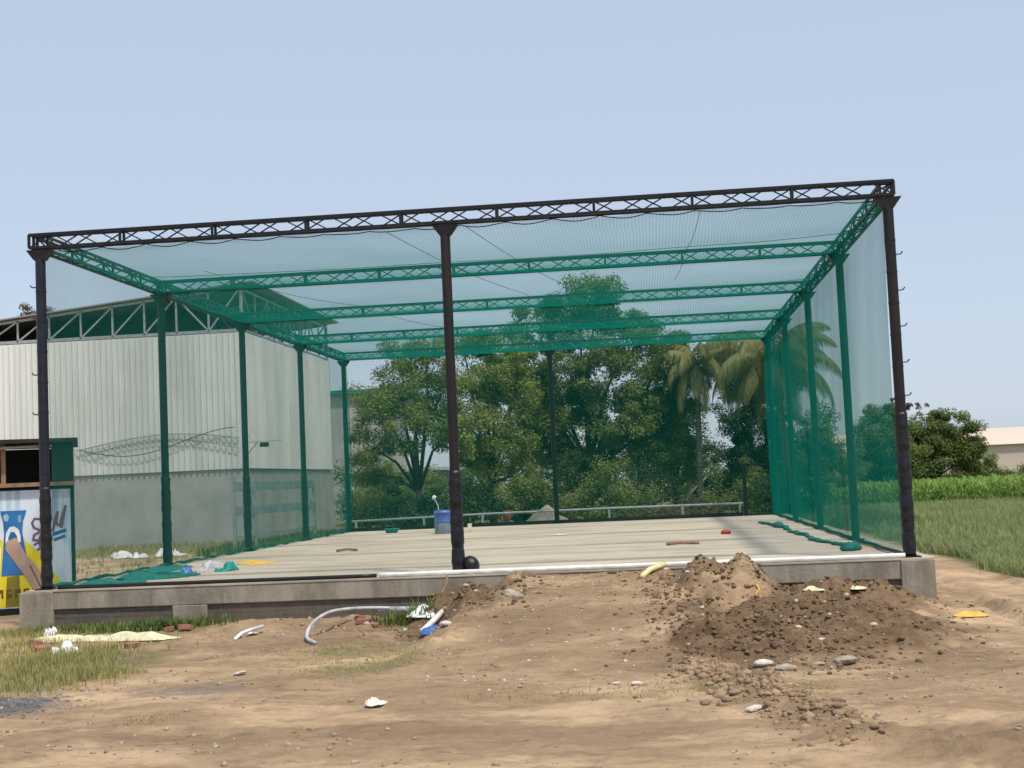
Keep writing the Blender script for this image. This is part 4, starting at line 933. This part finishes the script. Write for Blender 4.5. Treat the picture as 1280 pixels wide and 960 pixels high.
# banner
m, nt, out = new_mat('banner_print'); p = N(nt, 'ShaderNodeBsdfPrincipled', i_Roughness=.45)
f = ramp(nt, noise(nt, 2.2, 3, .5, (3, 1, .3)), .42, .66); nt.links.new(mixc(nt, f, (.66, .74, .84), (.34, .50, .66)), p.inputs['Base Color'])
bm_ = N(nt, 'ShaderNodeBump', i_Strength=.5, i_Distance=.03); nt.links.new(noise(nt, 2.4, 3, .5, (3, 1, .4)), bm_.inputs['Height']); nt.links.new(bm_.outputs[0], p.inputs['Normal']); nt.links.new(p.outputs[0], out.inputs[0])
bn = MB(); bn.bb(-4.6, -1.27, KY-.035, KY-.005, -.58, 1.77); bn = part(bn, 'banner', m, ks)
def flat(name, pts, c_, lay, lab=None):
    o = MB().poly(pts, KY-.035-.004*lay-.003, KY-.035-.004*lay+.0005).build(name, c_); o.parent = bn
    return o
YE = mat('yellow_print', (.78, .66, .03), (.70, .58, .03), .45); BL = mat('blue_print', (.02, .12, .33), (.03, .17, .42), .45); DK = mat('dark_print', (.11, .09, .02), None, .5)
PK = mat('skin_tone_print', (.48, .33, .26), (.38, .25, .20), .5); WH = mat('white_print', (.80, .82, .84), None, .5); PU = mat('maroon_print', (.20, .10, .16), (.14, .09, .16), .5); LB = mat('light_blue_print', (.30, .50, .70), None, .5)
OL = mat('olive_print', (.24, .20, .02), None, .5)
bx = lambda px: -2.77+px/58.4; bz = lambda py: 1.78-(py-612)/61.0
def PX(L): return [(bx(a_), bz(c_)) for a_, c_ in L]
flat('yellow_field', PX([(-100, 700), (-60, 668), (-3, 664), (10, 672), (20, 700), (34, 672), (52, 690), (60, 704), (70, 718), (87, 745), (87, 754.5), (-106, 754.5)]), YE, 1)
flat('white_panel', PX([(-4, 683), (9, 680), (8, 712), (-4, 715)]), WH, 2)
flat('blue_cup', PX([(9, 637), (38, 637), (34, 650), (33, 665), (37, 690), (38, 716), (9, 716), (11, 690), (13, 665), (12, 650)]), BL, 3)
flat('white_arch', PX([(14+0, 676), (15, 664), (19, 657), (24, 656), (29, 660), (31, 668), (31, 676), (28, 676), (27, 668), (24, 663), (20, 663), (17.5, 669), (17, 676)]), WH, 4)
flat('cup_spot', PX([(12, 643), (16, 640), (19, 644), (17, 650), (13, 649)]), LB, 4)
flat('cup_spot', PX([(28, 644), (32, 642), (32, 651), (29, 652)]), LB, 4)
flat('dark_block', PX([(15, 718), (29, 716), (29, 754), (13, 754)]), OL, 2)
flat('arm', PX([(15, 674), (26, 670), (36, 690), (48, 706), (58, 724), (56, 742), (50, 744), (38, 722), (24, 700), (14, 684)]), PK, 5)
for k in range(9):
    x = -34+k*9.6
    if x > 50: break
    flat('letter', PX([(x, 733), (x+6.3, 732.6), (x+6.3, 735), (x+2.4, 735.2), (x+2.4, 737.5), (x+6.4, 737.3), (x+6.4, 743), (x, 743.3)]) if k % 2 else PX([(x, 733), (x+6.4, 732.6), (x+6.4, 743), (x+4.2, 743.1), (x+4.2, 737), (x+2.2, 737), (x+2.2, 743.2), (x, 743.3)]), DK, 3)
def stroke(name, L, w, c_, lay):
    b = MB(); pts_ = PX(L); y0 = KY-.035-.004*lay
    for (a_, c2), (d_, e_) in zip(pts_[:-1], pts_[1:]):
        v_ = Vector((d_-a_, 0, e_-c2)); n_ = Vector((-v_.z, 0, v_.x)).normalized()*w; v2 = v_.normalized()*w*.6
        b.add([(a_-n_.x-v2.x, y0, c2-n_.z-v2.z), (a_+n_.x-v2.x, y0, c2+n_.z-v2.z), (d_+n_.x+v2.x, y0, e_+n_.z+v2.z), (d_-n_.x+v2.x, y0, e_-n_.z+v2.z)], [(0, 1, 2, 3)]); y0 -= .0006
    o = b.build(name, c_); o.parent = bn
stroke('script_letter', [(53, 649), (47, 648), (44, 653), (46, 659), (52, 662), (54, 668), (51, 675), (45, 674), (46, 668), (53, 664)], .022, PU, 1)
stroke('script_letter', [(46, 680), (52, 677), (53, 684), (47, 689)], .022, PU, 1)
stroke('script_letter', [(67, 664), (70, 650), (73, 641), (71, 655), (75, 658), (78, 646), (82, 634), (79, 650), (77, 660)], .026, PU, 1)
stroke('script_letter', [(-4, 632), (1, 634), (-2, 645), (-8, 650)], .022, PU, 1)
stroke('blue_writing', [(68, 668), (81, 664)], .035, BL, 1); stroke('blue_writing', [(69, 675), (80, 671)], .03, BL, 1)
stroke('edge_line', [(41, 705), (62, 755)], .012, DK, 6)

ks.rotation_euler.z = R(23)
# ------------------------------------------------------------------ buildings beyond
wb = empty('low_house', (-3, 62, GZ), 'low pale plastered house behind the olive trees', 'house')
b = MB(); b.bb(-7.5, -.9, 60, 66, GZ-.2, 2.35); part(b, 'wall', M['plaster_far'], wb)
b = MB(); b.bb(-7.8, -.6, 59.7, 66.3, 2.352, 2.55); part(b, 'roof_slab', M['rail'], wb)
b = MB(); b.bb(-5.6, -4.9, 59.96, 60.05, .4, 1.5); part(b, 'window', M['dark'], wb)
hb = empty('teal_roofed_building', (-12, 82, GZ), 'distant building whose teal eave shows just right of the shed', 'building')
b = MB(); b.bb(-22, -9.5, 80, 90, GZ, 8.6); part(b, 'wall', M['plaster_far'], hb)
b = MB(); b.bb(-22.5, -8.0, 79.6, 90.5, 8.602, 8.9); part(b, 'roof', M['teal_plastic'], hb)
th = empty('thatched_hut', (13.4, 50, GZ), 'small hut with a grey pitched thatch roof under the trees', 'hut')
b = MB()
for s in (-1, 1):
    b.add([(13.4, 48.8, 1.28), (13.4+s*1.0, 48.8, .40), (13.4+s*1.0, 51.5, .40), (13.4, 51.5, 1.28), (13.4, 48.8, 1.18), (13.4+s*.98, 48.8, .30), (13.4+s*.98, 51.5, .30), (13.4, 51.5, 1.18)],
          [(0, 1, 2, 3), (7, 6, 5, 4), (0, 4, 5, 1), (1, 5, 6, 2), (2, 6, 7, 3)])
part(b, 'roof', M['thatch'], th)
b = MB(); b.poly([(12.6, GZ), (14.2, GZ), (14.2, .36), (13.4, 1.08), (12.6, .36)], 49.2, 51.3); part(b, 'wall', M['dark'], th)
wh = empty('pale_warehouse', (90, 225, GZ), 'long pale beige warehouse far beyond the field at the right edge', 'warehouse')
b = MB(); b.bb(37, 130, 220, 255, GZ, 4.0); part(b, 'wall', M['hangar'], wh)
b = MB(); b.add([(36, 219.4, 4.0), (131, 219.4, 4.0), (131, 237, 7.2), (36, 237, 7.2), (131, 256, 4.0), (36, 256, 4.0)], [(0, 1, 2, 3), (3, 2, 4, 5), (1, 4, 2), (0, 3, 5)]); part(b, 'roof', M['hangar'], wh)

# ------------------------------------------------------------------ camera, light, world
f, cx, cy, cz, pt, yw, ro = 1736.99159, 10.5755698, -23.4372262, 1.53543082, .0692844346, .0975626238, -.0440831854
fw = Vector((-math.sin(yw)*math.cos(pt), math.cos(yw)*math.cos(pt), math.sin(pt))); rt = Vector((math.cos(yw), math.sin(yw), 0)); up = rt.cross(fw)
r2 = rt*math.cos(ro)+up*math.sin(ro); u2 = -rt*math.sin(ro)+up*math.cos(ro)
cd = bpy.data.cameras.new('camera'); cam = bpy.data.objects.new('camera', cd); COL.objects.link(cam)
mw = Matrix((r2, u2, -fw)).transposed().to_4x4(); mw.translation = Vector((cx, cy, cz)); cam.matrix_world = mw
cd.sensor_width = 36; cd.lens = f/1280*36; cd.clip_end = 5000; cd.clip_start = .1
scene.camera = cam
sd = Vector((2.03, -2.3, 6.0)).normalized()
el = math.asin(sd.z); az = math.atan2(sd.x, sd.y)
L_ = bpy.data.lights.new('sun', 'SUN'); L_.energy = 3.0; L_.angle = R(4.0); L_.color = (1, .93, .81)
so = bpy.data.objects.new('sun', L_); COL.objects.link(so); so.rotation_euler = sd.to_track_quat('Z', 'Y').to_euler()
w = bpy.data.worlds.new('World'); scene.world = w; w.use_nodes = True; nt = w.node_tree; nt.nodes.clear()
sk = nt.nodes.new('ShaderNodeTexSky'); sk.sky_type = 'NISHITA'; sk.sun_disc = False; sk.sun_elevation = el; sk.sun_rotation = az
sk.altitude = 300; sk.air_density = 1.0; sk.dust_density = 1.6; sk.ozone_density = 2.0
bg = nt.nodes.new('ShaderNodeBackground'); bg.inputs[1].default_value = .15; ow = nt.nodes.new('ShaderNodeOutputWorld')
nt.links.new(mixc(nt, .78, sk.outputs[0], (2.95, 3.38, 4.05)), bg.inputs[0]); nt.links.new(bg.outputs[0], ow.inputs[0])
vs_ = scene.view_settings; vs_.view_transform = 'Standard'; vs_.look = 'None'; vs_.gamma = 1; vs_.exposure = .35; vs_.use_curve_mapping = False
scene.cycles.transparent_max_bounces = 24; scene.cycles.max_bounces = 6
